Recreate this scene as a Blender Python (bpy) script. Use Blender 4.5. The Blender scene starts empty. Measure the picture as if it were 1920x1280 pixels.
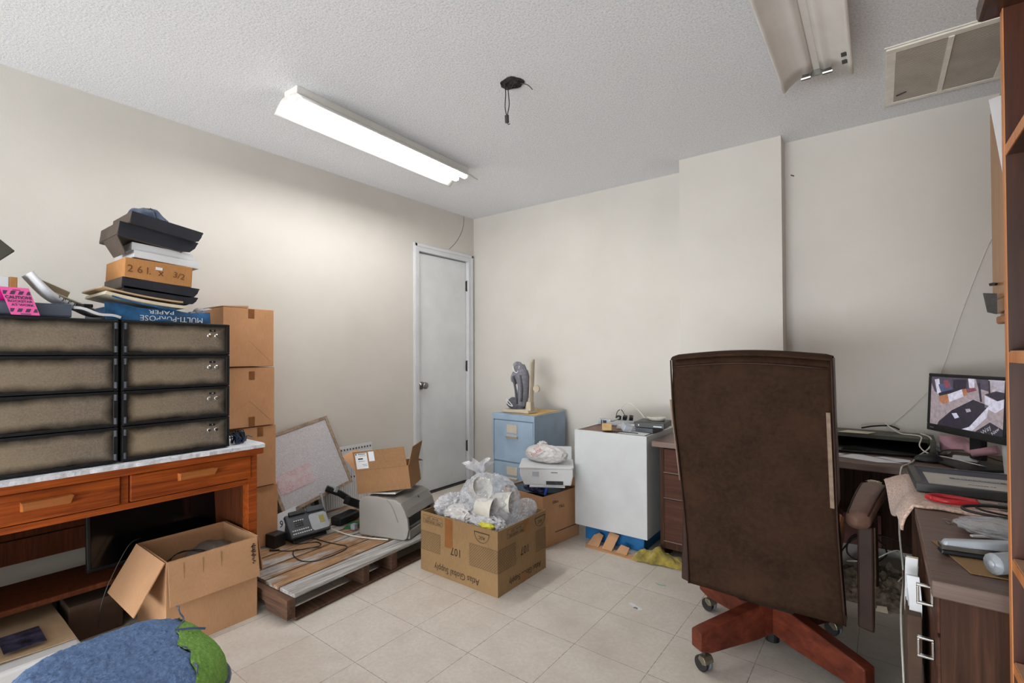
import bpy, bmesh, math, random
from mathutils import Vector, Matrix, Euler, noise

SC = bpy.context.scene
COL = SC.collection
PI = math.pi
random.seed(7)

# ------------------------------------------------------------------ camera
YAW, PITCH, ROLL = 0.64728, 0.0119, -0.00393
CAM = Vector((3.03805, -3.42495, 1.1774))
fw = Vector((-math.sin(YAW)*math.cos(PITCH), math.cos(YAW)*math.cos(PITCH), math.sin(PITCH)))
rt = Vector((math.cos(YAW), math.sin(YAW), 0)); up = rt.cross(fw)
rt, up = rt*math.cos(ROLL)+up*math.sin(ROLL), -rt*math.sin(ROLL)+up*math.cos(ROLL)
cd = bpy.data.cameras.new('camera'); cam = bpy.data.objects.new('camera', cd); COL.objects.link(cam)
cam.matrix_world = Matrix(((rt.x, up.x, -fw.x, CAM.x), (rt.y, up.y, -fw.y, CAM.y), (rt.z, up.z, -fw.z, CAM.z), (0, 0, 0, 1)))
cd.sensor_width = 36; cd.lens = 909.79/1920*36; cd.shift_y = 12.835/1920
cd.clip_start = 0.02; cd.clip_end = 60
SC.camera = cam
# ------------------------------------------------------------------ world, exposure, large lights
W = bpy.data.worlds.new('world'); SC.world = W; W.use_nodes = True
W.node_tree.nodes['Background'].inputs[0].default_value = (0.8, 0.85, 0.9, 1)
W.node_tree.nodes['Background'].inputs[1].default_value = 0.3
SC.view_settings.view_transform = 'Standard'; SC.view_settings.look = 'None'
SC.view_settings.gamma = 1; SC.view_settings.use_curve_mapping = False
SC.view_settings.exposure = 0.1
SC.cycles.use_denoising = True
SC.cycles.max_bounces = 8; SC.cycles.diffuse_bounces = 5; SC.cycles.transparent_max_bounces = 10
TUBE_POWER = 36
def area(name, loc, rot, sx, sy, power, colr):
    l = bpy.data.lights.new(name, 'AREA'); l.shape = 'RECTANGLE'; l.size = sx; l.size_y = sy
    l.energy = power; l.color = colr
    o = bpy.data.objects.new(name, l); COL.objects.link(o); o.location = loc; o.rotation_euler = rot
    return o
# added fill lamp, unseen behind the camera, to even out the room light
area('added_fill_area', (1.95, -7.5, 0.5), (math.radians(120), 0, 0), 3.4, 1.2, 250, (0.95, 0.98, 1.0))

# ------------------------------------------------------------------ materials
def hexc(h):
    h = h.lstrip('#'); r = [int(h[i:i+2], 16)/255 for i in (0, 2, 4)]
    return tuple((c/12.92 if c <= .04045 else ((c+.055)/1.055)**2.4) for c in r)+(1,)
class NT:
    def __init__(s, name):
        s.m = bpy.data.materials.new(name); s.m.use_nodes = True; s.t = s.m.node_tree
        s.b = s.t.nodes['Principled BSDF']; s.out = s.t.nodes['Material Output']
    def n(s, typ, **kw):
        nd = s.t.nodes.new(typ)
        for k, v in kw.items():
            if isinstance(k, str) and hasattr(nd, k): setattr(nd, k, v)
        return nd
    def l(s, a, b): s.t.links.new(a, b)
    def coord(s, scale=(1, 1, 1), kind='Object'):
        tc = s.n('ShaderNodeTexCoord'); mp = s.n('ShaderNodeMapping'); mp.inputs['Scale'].default_value = scale
        s.l(tc.outputs[kind], mp.inputs[0]); return mp.outputs[0]
    def noise(s, vec, scale, detail=4, rough=.55, dist=0):
        nd = s.n('ShaderNodeTexNoise'); nd.inputs['Scale'].default_value = scale; nd.inputs['Detail'].default_value = detail
        nd.inputs['Roughness'].default_value = rough; nd.inputs['Distortion'].default_value = dist
        s.l(vec, nd.inputs['Vector']); return nd.outputs['Fac']
    def ramp(s, fac, stops, interp='LINEAR'):
        r = s.n('ShaderNodeValToRGB'); cr = r.color_ramp; cr.interpolation = interp
        while len(cr.elements) < len(stops): cr.elements.new(.5)
        for e, (p, c) in zip(cr.elements, stops): e.position = p; e.color = c if len(c) == 4 else tuple(c)+(1,)
        s.l(fac, r.inputs[0]); return r.outputs[0]
    def mix(s, fac, a, b, mode='MIX'):
        m = s.n('ShaderNodeMix'); m.data_type = 'RGBA'; m.blend_type = mode
        for i, v in ((0, fac), (6, a), (7, b)):
            if isinstance(v, (int, float)): m.inputs[i].default_value = v
            elif isinstance(v, tuple): m.inputs[i].default_value = v
            else: s.l(v, m.inputs[i])
        return m.outputs[2]
    def bump(s, h, strength=.3, dist=.002):
        b = s.n('ShaderNodeBump'); b.inputs['Strength'].default_value = strength; b.inputs['Distance'].default_value = dist
        s.l(h, b.inputs['Height']); s.l(b.outputs[0], s.b.inputs['Normal'])
def mat(name, c, rough=.6, metal=0, var=.06, scale=20, bump=0, bscale=None, spec=None, stretch=(1, 1, 1), emit=0, alpha=1, trans=0, sheen=0):
    """plain procedural material: a base colour broken up by noise, optional bump"""
    t = NT(name); c = hexc(c) if isinstance(c, str) else c
    v = t.coord(stretch); f = t.noise(v, scale, 5)
    d = tuple(max(0, x*(1-var*2.2)) for x in c[:3])+(1,); e = tuple(min(1, x*(1+var*1.6)) for x in c[:3])+(1,)
    t.l(t.ramp(f, [(.3, d), (.7, e)]), t.b.inputs['Base Color'])
    t.b.inputs['Roughness'].default_value = rough; t.b.inputs['Metallic'].default_value = metal
    if spec is not None: t.b.inputs['Specular IOR Level'].default_value = spec
    if sheen: t.b.inputs['Sheen Weight'].default_value = sheen
    if alpha < 1: t.b.inputs['Alpha'].default_value = alpha
    if trans: t.b.inputs['Transmission Weight'].default_value = trans
    if emit:
        t.b.inputs['Emission Color'].default_value = c; t.b.inputs['Emission Strength'].default_value = emit
    if bump: t.bump(t.noise(v, bscale or scale*4, 4), bump, .003)
    return t.m
def wood(name, dark, light, scale=6, axis='y', rough=.45, streak=14, bump=.15, coat=0, spec=.5):
    t = NT(name); st = {'x': (.6, streak, streak), 'y': (streak, .6, streak), 'z': (streak, streak, .6)}[axis]
    v = t.coord(st); f = t.noise(v, scale, 8, .65, .6); g = t.noise(t.coord(), 3.0, 3)
    c = t.ramp(f, [(.3, hexc(dark)), (.55, tuple((a+b)/2 for a, b in zip(hexc(dark), hexc(light)))), (.72, hexc(light))])
    c = t.mix(t.ramp(g, [(.4, (0, 0, 0)), (.75, (.35, .35, .35))]), c, hexc(dark))
    t.l(c, t.b.inputs['Base Color']); t.b.inputs['Roughness'].default_value = rough
    t.b.inputs['Coat Weight'].default_value = coat; t.b.inputs['Specular IOR Level'].default_value = spec
    t.bump(f, bump, .001); return t.m
M = {}
def build_materials():
    # walls: matte cream paint with roller stipple
    t = NT('cream_wall_paint'); v = t.coord(); f = t.noise(v, 2.2, 3)
    t.l(t.ramp(f, [(.3, hexc('cac6bf')), (.7, hexc('d1cdc7'))]), t.b.inputs['Base Color']); t.b.inputs['Roughness'].default_value = .75
    t.bump(t.noise(v, 160, 4), .25, .0015); M['wall'] = t.m
    # popcorn ceiling
    t = NT('popcorn_ceiling'); v = t.coord(); f = t.noise(v, 120, 6, .75)
    t.l(t.ramp(f, [(.33, hexc('d0d2d8')), (.5, hexc('f0f2f6')), (.68, hexc('fafbfd'))]), t.b.inputs['Base Color'])
    t.b.inputs['Roughness'].default_value = .95; t.bump(f, .75, .008); M['ceiling'] = t.m
    # 12 inch vinyl floor tiles
    t = NT('vinyl_floor_tiles'); tc = t.n('ShaderNodeTexCoord'); mp = t.n('ShaderNodeMapping', vector_type='TEXTURE')
    mp.inputs['Location'].default_value = (1.1204, -2.29448, 0); mp.inputs['Rotation'].default_value = (0, 0, -.007)
    t.l(tc.outputs['Object'], mp.inputs[0]); v = mp.outputs[0]
    br = t.n('ShaderNodeTexBrick'); br.offset = 0; br.squash = 1
    for k, val in (('Scale', 1), ('Brick Width', .3048), ('Row Height', .3048), ('Mortar Size', .0015), ('Mortar Smooth', .4), ('Bias', 0)): br.inputs[k].default_value = val
    br.inputs['Color1'].default_value = hexc('c3bab0'); br.inputs['Color2'].default_value = hexc('cac2b8'); br.inputs['Mortar'].default_value = hexc('4d443a')
    t.l(v, br.inputs['Vector'])
    sp = t.noise(v, 60, 6, .75); c = t.mix(t.ramp(sp, [(.35, (0, 0, 0)), (.62, (.5, .5, .5))]), br.outputs['Color'], hexc('dcd6ce'))
    bl = t.noise(v, 7, 5, .6); c = t.mix(t.ramp(bl, [(.42, (0, 0, 0)), (.75, (.4, .4, .4))]), c, hexc('b0a597'))
    sp2 = t.noise(v, 210, 3, .6); c = t.mix(t.ramp(sp2, [(.60, (0, 0, 0)), (.74, (.4, .4, .4))]), c, hexc('85796a'))
    gr = t.noise(v, 1.1, 4, .6); c = t.mix(t.ramp(gr, [(.5, (0, 0, 0)), (.72, (.45, .45, .45))]), c, hexc('9b8b7a'))
    t.l(c, t.b.inputs['Base Color']); t.b.inputs['Roughness'].default_value = .55; t.b.inputs['Specular IOR Level'].default_value = .3
    t.bump(br.outputs['Fac'], -.3, .001); M['floor'] = t.m
    M['door'] = mat('white_door_paint', 'dadddf', .45, var=.03, scale=4, bump=.05, bscale=90)
    M['trim'] = mat('white_trim_paint', 'd4d6da', .4, var=.03, scale=6)
    M['steel'] = mat('brushed_steel', '8b8986', .32, .9, .1, 40)
    M['dark_steel'] = mat('dark_bronze_steel', '4b4a49', .4, .7, .1, 40)
    M['chrome'] = mat('chrome', 'c9c9c8', .15, 1, .03, 30)
    M['oak'] = wood('golden_brown_oak', '6a2b0c', 'bb5d1e', 5, 'y', .5, spec=.25)
    M['oakh'] = wood('lighter_oak_handle', '8a4a1e', 'c17a3c', 5, 'y', .4)
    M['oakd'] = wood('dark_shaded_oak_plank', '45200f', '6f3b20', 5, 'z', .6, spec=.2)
    t = NT('rough_whitish_cover'); v = t.coord(); f = t.noise(v, 45, 6, .8)
    t.l(t.ramp(f, [(.30, hexc('4a4c55')), (.40, hexc('c2c5ce')), (.6, hexc('d9dbe1'))]), t.b.inputs['Base Color']); t.b.inputs['Roughness'].default_value = .85
    t.bump(t.noise(v, 160, 4), .35, .0015); M['white_mat'] = t.m
    M['black'] = mat('black_powder_coat', '121317', .38, var=.2, scale=30)
    M['blackp'] = mat('black_plastic', '17181b', .42, var=.15, scale=25)
    M['blackg'] = mat('glossy_black_plastic', '08080a', .12, var=.1, scale=10)
    M['gray_plastic'] = mat('charcoal_grey_plastic', '3f444c', .45, var=.08, scale=25)
    M['black_tray'] = mat('black_tray_board', '1d1f29', .5, var=.18, scale=24, bump=.1)
    M['tray_in'] = mat('tray_brown_inner_board', '4b3e35', .6, var=.1, scale=24)
    # locker door: greyish taupe film with soot dark rim
    t = NT('taupe_door_film'); tc = t.n('ShaderNodeTexCoord'); sx = t.n('ShaderNodeSeparateXYZ'); t.l(tc.outputs['Generated'], sx.inputs[0])
    def edge(sock, k):
        a = t.n('ShaderNodeMath', operation='SUBTRACT'); t.l(sock, a.inputs[0]); a.inputs[1].default_value = .5
        b = t.n('ShaderNodeMath', operation='ABSOLUTE'); t.l(a.outputs[0], b.inputs[0])
        c = t.n('ShaderNodeMath', operation='SUBTRACT'); c.inputs[0].default_value = .5; t.l(b.outputs[0], c.inputs[1])
        d = t.n('ShaderNodeMath', operation='MULTIPLY'); t.l(c.outputs[0], d.inputs[0]); d.inputs[1].default_value = k
        return d.outputs[0]
    mn = t.n('ShaderNodeMath', operation='MINIMUM'); t.l(edge(sx.outputs['Y'], 3.2), mn.inputs[0]); t.l(edge(sx.outputs['Z'], 1.15), mn.inputs[1])
    ob = t.coord(); nz = t.noise(ob, 9, 5, .6); ad = t.n('ShaderNodeMath', operation='MULTIPLY_ADD'); t.l(nz, ad.inputs[0]); ad.inputs[1].default_value = .42; t.l(mn.outputs[0], ad.inputs[2])
    base = t.ramp(t.noise(ob, 160, 3, .7), [(.3, hexc('6b6157')), (.7, hexc('8b8175'))])
    base = t.mix(t.ramp(t.noise(ob, 3, 3), [(.35, (0, 0, 0)), (.8, (.7, .7, .7))]), base, hexc('a59174'))
    c = t.mix(t.ramp(ad.outputs[0], [(.20, (1, 1, 1)), (.50, (0, 0, 0))]), base, hexc('17140f'))
    v2 = t.coord((1, 1, 7)); sc = t.noise(v2, 7, 6, .8, 2.5); c = t.mix(t.ramp(sc, [(.69, (0, 0, 0)), (.74, (.40, .40, .40))]), c, hexc('d8d2c8'))
    t.l(c, t.b.inputs['Base Color']); t.b.inputs['Roughness'].default_value = .32; t.b.inputs['Metallic'].default_value = .15; M['taupe'] = t.m
    for nm, col in (('card', 'b88c68'), ('card_d', '8d6644'), ('card_o', 'ad7743'), ('card_t', '886b48'), ('kraft', 'c8946b')):
        t = NT('cardboard_'+nm); v = t.coord((1, 1, 1)); f = t.noise(v, 5, 4); fl = t.noise(t.coord((60, 60, 3)), 9, 2)
        c0 = hexc(col); a = t.ramp(f, [(.3, tuple(x*.88 for x in c0[:3])), (.7, tuple(min(1, x*1.1) for x in c0[:3]))])
        a = t.mix(.12, a, t.ramp(fl, [(.3, (.25, .16, .09)), (.7, (.8, .6, .4))]), 'MIX')
        t.l(a, t.b.inputs['Base Color']); t.b.inputs['Roughness'].default_value = .85; t.b.inputs['Specular IOR Level'].default_value = .15
        t.bump(fl, .12, .001); M[nm] = t.m
    M['tape'] = mat('brown_packing_tape', '8a5a33', .3, var=.06, scale=30)
    M['ink'] = mat('black_print_ink', '2b2119', .8, var=.05)
    M['brownink'] = mat('faded_marker_ink', '6b401d', .8, var=.05)
    M['paper'] = mat('white_paper', 'd8dade', .8, var=.03, scale=8)
    M['cream_paper'] = mat('cream_paper', 'cfc4ae', .8, var=.05, scale=8)
    M['manila'] = mat('manila_paper', 'b79c7c', .8, var=.05, scale=8)
    M['tan_paper'] = mat('golden_manila_sheet', 'd2ad6e', .75, var=.05, scale=8)
    M['bluepack'] = mat('blue_printed_carton', '1b5482', .45, var=.3, scale=22, bump=.1)
    M['cloth_blue'] = mat('navy_cloth', '223655', .85, var=.15, scale=40, bump=.3, sheen=.3)
    M['pink'] = mat('pink_plastic_sign', 'e85fa5', .45, var=.03)
    M['magenta'] = mat('magenta_back_of_sign', 'e0168f', .45, var=.03)
    M['signink'] = mat('purple_grey_sign_print', '4a3350', .6, var=.03)
    M['gray_cover'] = mat('slate_blue_cover', '4d5666', .5, var=.08, scale=12)
    M['fab_gray'] = mat('grey_fabric', '74747c', .9, var=.12, scale=60, bump=.4, sheen=.2)
    M['fab_dgray'] = mat('dark_grey_fabric', '55555e', .9, var=.15, scale=60, bump=.4)
    M['beige_plastic'] = mat('beige_plastic', 'b5a995', .5, var=.04)
    M['white_plastic'] = mat('white_plastic', 'd3d4d6', .4, var=.02, scale=8)
    M['printer'] = mat('warm_grey_printer_plastic', '94908b', .5, var=.03, scale=8, bump=.05, bscale=200)
    M['printer_d'] = mat('darker_grey_printer_plastic', '827e7a', .5, var=.03, scale=8)
    M['cabblue'] = mat('powder_blue_steel', '8da1b5', .45, var=.05, scale=10, bump=.04, bscale=150)
    M['cabblue_l'] = mat('light_blue_edge_steel', '86a3b8', .45, var=.04)
    M['holder'] = mat('cream_label_holder', 'b7ae9f', .4, var=.04)
    M['whitecab'] = mat('white_laminate', 'c4c7c9', .4, var=.03, scale=7)
    M['pinkboard'] = mat('pinkish_brown_hardboard', '7d645c', .8, var=.1, scale=120)
    M['crate'] = mat('blue_crate_plastic', '1566a0', .45, var=.12, scale=15)
    M['rag'] = mat('mustard_yellow_cloth', '8f7f35', .95, var=.25, scale=28, bump=.5, sheen=.3)
    M['lam'] = wood('walnut_laminate_top', '59463d', '7a645a', 6, 'x', .45, 12, .03)
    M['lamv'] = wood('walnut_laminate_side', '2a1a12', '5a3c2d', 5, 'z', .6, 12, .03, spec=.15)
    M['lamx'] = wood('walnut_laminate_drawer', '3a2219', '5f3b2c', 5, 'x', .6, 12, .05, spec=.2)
    M['lamd'] = mat('dark_laminate_edge', '35241c', .45, var=.12, scale=18)
    M['suede'] = None
    t = NT('brown_worn_suede'); v = t.coord(); f = t.noise(v, 6, 6, .65); g = t.noise(v, 60, 4, .7)
    c = t.ramp(f, [(.3, hexc('1f140d')), (.55, hexc('2f1f16')), (.8, hexc('402a1e'))]); c = t.mix(t.ramp(g, [(.35, (0, 0, 0)), (.8, (.5, .5, .5))]), c, hexc('45301f'))
    t.l(c, t.b.inputs['Base Color']); t.b.inputs['Roughness'].default_value = .8; t.b.inputs['Specular IOR Level'].default_value = .12; t.bump(g, .25, .001); M['suede'] = t.m
    M['leather'] = mat('brown_leather', '6b5044', .42, var=.12, scale=14, bump=.12, bscale=160)
    M['leather_d'] = mat('dark_brown_leather', '35221b', .55, var=.12, scale=14, bump=.1, bscale=160, spec=.2)
    M['leather_m'] = mat('mauve_brown_leather', '65544f', .45, var=.1, scale=14)
    M['tan_trim'] = mat('tan_piping', '7a6350', .6, var=.12, scale=60)
    M['rust_fab'] = mat('rust_tweed_fabric', 'a8714c', .95, var=.25, scale=200, bump=.3)
    M['cherry'] = wood('cherry_red_wood', '43190f', '7c3b27', 4, 'x', .45, 6, .05, spec=.3)
    M['rubber'] = mat('dark_rubber', '1b1b1c', .6, var=.1)
    M['caster_gray'] = mat('grey_caster_plastic', '6e7478', .4, var=.08)
    M['tan_metal'] = mat('brass_grey_metal', '827a6a', .35, .6, var=.08)
    M['terry'] = mat('pink_terry_cloth', 'd3b4a4', .98, var=.2, scale=160, bump=1.0, bscale=220, sheen=.3)
    M['frame_dg'] = mat('dark_grey_frame', '37383a', .4, var=.06)
    M['frame_sh'] = mat('slate_frame_bevel', '555966', .35, var=.06)
    M['cert'] = mat('certificate_paper', 'c8c6bd', .35, var=.05, scale=6)
    M['red'] = mat('red_rubber_grip', 'b8202b', .35, var=.06)
    M['olive'] = mat('olive_grey_metal', '4f4e45', .5, .2, var=.08)
    M['pinkpaper'] = mat('pink_paper', 'c79aa6', .8, var=.04)
    M['yellowpaper'] = mat('pale_yellow_paper', 'b9ae7e', .8, var=.1)
    M['cable_w'] = mat('white_cable_jacket', 'd0cdc2', .5, var=.04)
    M['cable_b'] = mat('black_cable_jacket', '1a1614', .5, var=.08)
    M['green'] = mat('green_circuit_board', '2f7a52', .4, var=.15, scale=60)
    M['yellow_lcd'] = mat('yellow_green_display', '9f9a52', .3, var=.05)
    M['silver_plastic'] = mat('silver_plastic', 'aab0b8', .4, .1, var=.04)
    M['brass'] = mat('tan_adapter_plastic', 'b89968', .5, var=.08)
    # pallet wood: weathered with a white washed zone
    t = NT('weathered_pallet_wood'); v = t.coord((18, 1.0, 18)); f = t.noise(v, 4, 8, .7, .4); ob = t.coord()
    c = t.ramp(f, [(.3, hexc('573b29')), (.5, hexc('94704f')), (.72, hexc('b59068'))])
    w = t.noise(t.coord((6, 1.5, 6)), 1.7, 5, .7); c = t.mix(t.ramp(w, [(.47, (0, 0, 0)), (.55, (.85, .85, .85))]), c, t.ramp(f, [(.35, hexc('7d7770')), (.6, hexc('b9bbbd'))]))
    dk = t.noise(ob, 5, 4, .6); c = t.mix(t.ramp(dk, [(.55, (0, 0, 0)), (.75, (.6, .6, .6))]), c, hexc('3c291d'))
    t.l(c, t.b.inputs['Base Color']); t.b.inputs['Roughness'].default_value = .8; t.bump(f, .5, .002); M['pallet'] = t.m
    t = NT('white_washed_pallet_wood'); v = t.coord((18, 1.0, 18)); f = t.noise(v, 4, 8, .7, .4)
    c = t.ramp(f, [(.28, hexc('4f463f')), (.45, hexc('918d89')), (.65, hexc('c0c2c4'))]); t.l(c, t.b.inputs['Base Color']); t.b.inputs['Roughness'].default_value = .8; t.bump(f, .5, .002); M['palletw'] = t.m
    M['pallet_side'] = wood('brown_pallet_side', '33211a', '7a563d', 4, 'x', .8, 14, .4)
    # furnace filter mesh
    t = NT('fibrous_filter_mesh'); v = t.coord(); f = t.noise(v, 130, 6, .8, 3)
    c = t.ramp(f, [(.38, hexc('8f8b91')), (.5, hexc('bcbabf')), (.62, hexc('e0dfe3'))]); g = t.noise(v, 3, 2)
    t.l(c, t.b.inputs['Base Color']); t.b.inputs['Roughness'].default_value = .9; t.bump(f, .6, .003); M['filter'] = t.m
    t = NT('pink_filter_print'); v = t.coord(); f = t.noise(v, 110, 6, .8, 3)
    c = t.ramp(f, [(.38, hexc('9a747c')), (.5, hexc('c4a0a7')), (.62, hexc('dfdade'))]); c = t.mix(t.ramp(t.noise(t.coord((1, 1, 1)), 22, 4, .7), [(.42, (0, 0, 0)), (.62, (.75, .75, .75))]), c, hexc('c6c3c8')); t.l(c, t.b.inputs['Base Color']); t.b.inputs['Roughness'].default_value = .9; M['filterpink'] = t.m
    M['filterframe'] = mat('brown_cardboard_filter_frame', '94806f', .85, var=.2, scale=40)
    # clear / translucent plastics
    def film(nm, col, alpha, rough=.12, bscale=16, st=.9):
        t = NT(nm); v = t.coord(); f = t.noise(v, bscale, 5, .7, 1.2)
        t.b.inputs['Base Color'].default_value = hexc(col); t.b.inputs['Roughness'].default_value = rough
        lw = t.n('ShaderNodeLayerWeight'); lw.inputs[0].default_value = .35
        mr = t.n('ShaderNodeMapRange'); t.l(lw.outputs['Facing'], mr.inputs[0]); mr.inputs[3].default_value = alpha; mr.inputs[4].default_value = min(1, alpha+.45)
        t.l(mr.outputs[0], t.b.inputs['Alpha']); t.b.inputs['Specular IOR Level'].default_value = .8; t.b.inputs['Coat Weight'].default_value = .6; t.b.inputs['Coat Roughness'].default_value = .08
        t.bump(f, st, .012); M[nm] = t.m
    film('clear_film', 'dfe2ea', .22); film('milky_film', 'd5d5da', .72, .25, 22); film('bag_film', 'd6d3d2', .82, .3, 18, .7); film('foggy_film', 'c4c6cb', .45, .2, 20)
    M['foam'] = mat('cream_foam', 'd3cfc6', .7, var=.03, scale=30)
    # rug cover
    for nm, a, b in (('fuzz_blue', '365c98', '8cb0e2'), ('fuzz_green', '5f9c33', 'a9da5e')):
        t = NT(nm); v = t.coord((1, 1, 1)); f = t.noise(v, 150, 5, .85, .5); g = t.noise(t.coord((8, 30, 8)), 4, 3)
        c = t.ramp(f, [(.3, hexc(a)), (.68, hexc(b))]); c = t.mix(t.ramp(g, [(.45, (0, 0, 0)), (.7, (.4, .4, .4))]), c, hexc(a))
        t.l(c, t.b.inputs['Base Color']); t.b.inputs['Roughness'].default_value = 1; t.b.inputs['Sheen Weight'].default_value = .1; t.bump(f, 1.0, .01); M[nm] = t.m
    M['stool_cream'] = mat('cream_plastic_stool', 'b9ab93', .5, var=.05)
    M['fixwhite'] = mat('white_enamel_sheet', 'e3e1dd', .35, var=.03, scale=8)
    M['tube'] = mat('lit_fluorescent_tube', 'ffffff', .4, var=0, emit=TUBE_POWER)
    M['tube'].node_tree.nodes['Principled BSDF'].inputs['Emission Color'].default_value = (1, .985, .955, 1)
    M['ventw'] = mat('cream_vent_enamel', 'e8e4db', .45, var=.05)
    t = NT('vent_filter_media'); v = t.coord((1, 1, 1)); wv = t.n('ShaderNodeTexWave'); wv.bands_direction = 'Y'; wv.inputs['Scale'].default_value = 26; wv.inputs['Distortion'].default_value = 1.2; wv.inputs['Detail'].default_value = 2; t.l(v, wv.inputs[0])
    c = t.ramp(wv.outputs['Fac'], [(.2, hexc('9b948b')), (.8, hexc('d2ccc2'))]); c = t.mix(t.ramp(t.noise(v, 9, 4), [(.4, (0, 0, 0)), (.7, (.5, .5, .5))]), c, hexc('9d968d'))
    t.l(c, t.b.inputs['Base Color']); t.b.inputs['Roughness'].default_value = .8; t.bump(wv.outputs['Fac'], .5, .003); M['ventm'] = t.m
    M['bookdark'] = wood('dark_brown_bookcase_wood', '2e170d', '572d19', 4, 'z', .4, 10, .03, coat=.2)
    M['bookedge'] = wood('honey_oak_edge', 'a8622e', 'd0915c', 4, 'z', .5, 10, .1)
    M['shelf_top'] = mat('tan_shelf_top', 'b08a72', .5, var=.08, scale=12)  # paler tan tone for the upper faces of the bookcase shelves
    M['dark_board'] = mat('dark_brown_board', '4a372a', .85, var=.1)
    M['walloak'] = wood('honey_oak_cabinet', '9c6429', 'c98f4c', 4, 'z', .4, 12, .1, coat=.2)
    M['scr'] = [mat('screen_'+n, c, .3, var=.22, scale=55, emit=.62) for n, c in (('floor', '8d8186'), ('counter', '2b2733'), ('white', 'b4b2c2'), ('wood', '96654c'), ('blue', '454f70'), ('dark', '453f4c'), ('red', '73404c'), ('pale', '9b95a2'))]
    M['dirt'] = mat('grey_brown_debris', '6f6355', .9, var=.3, scale=40, bump=.5)
    M['scuff'] = mat('dark_scuff', '50463d', .8)
build_materials()

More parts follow.
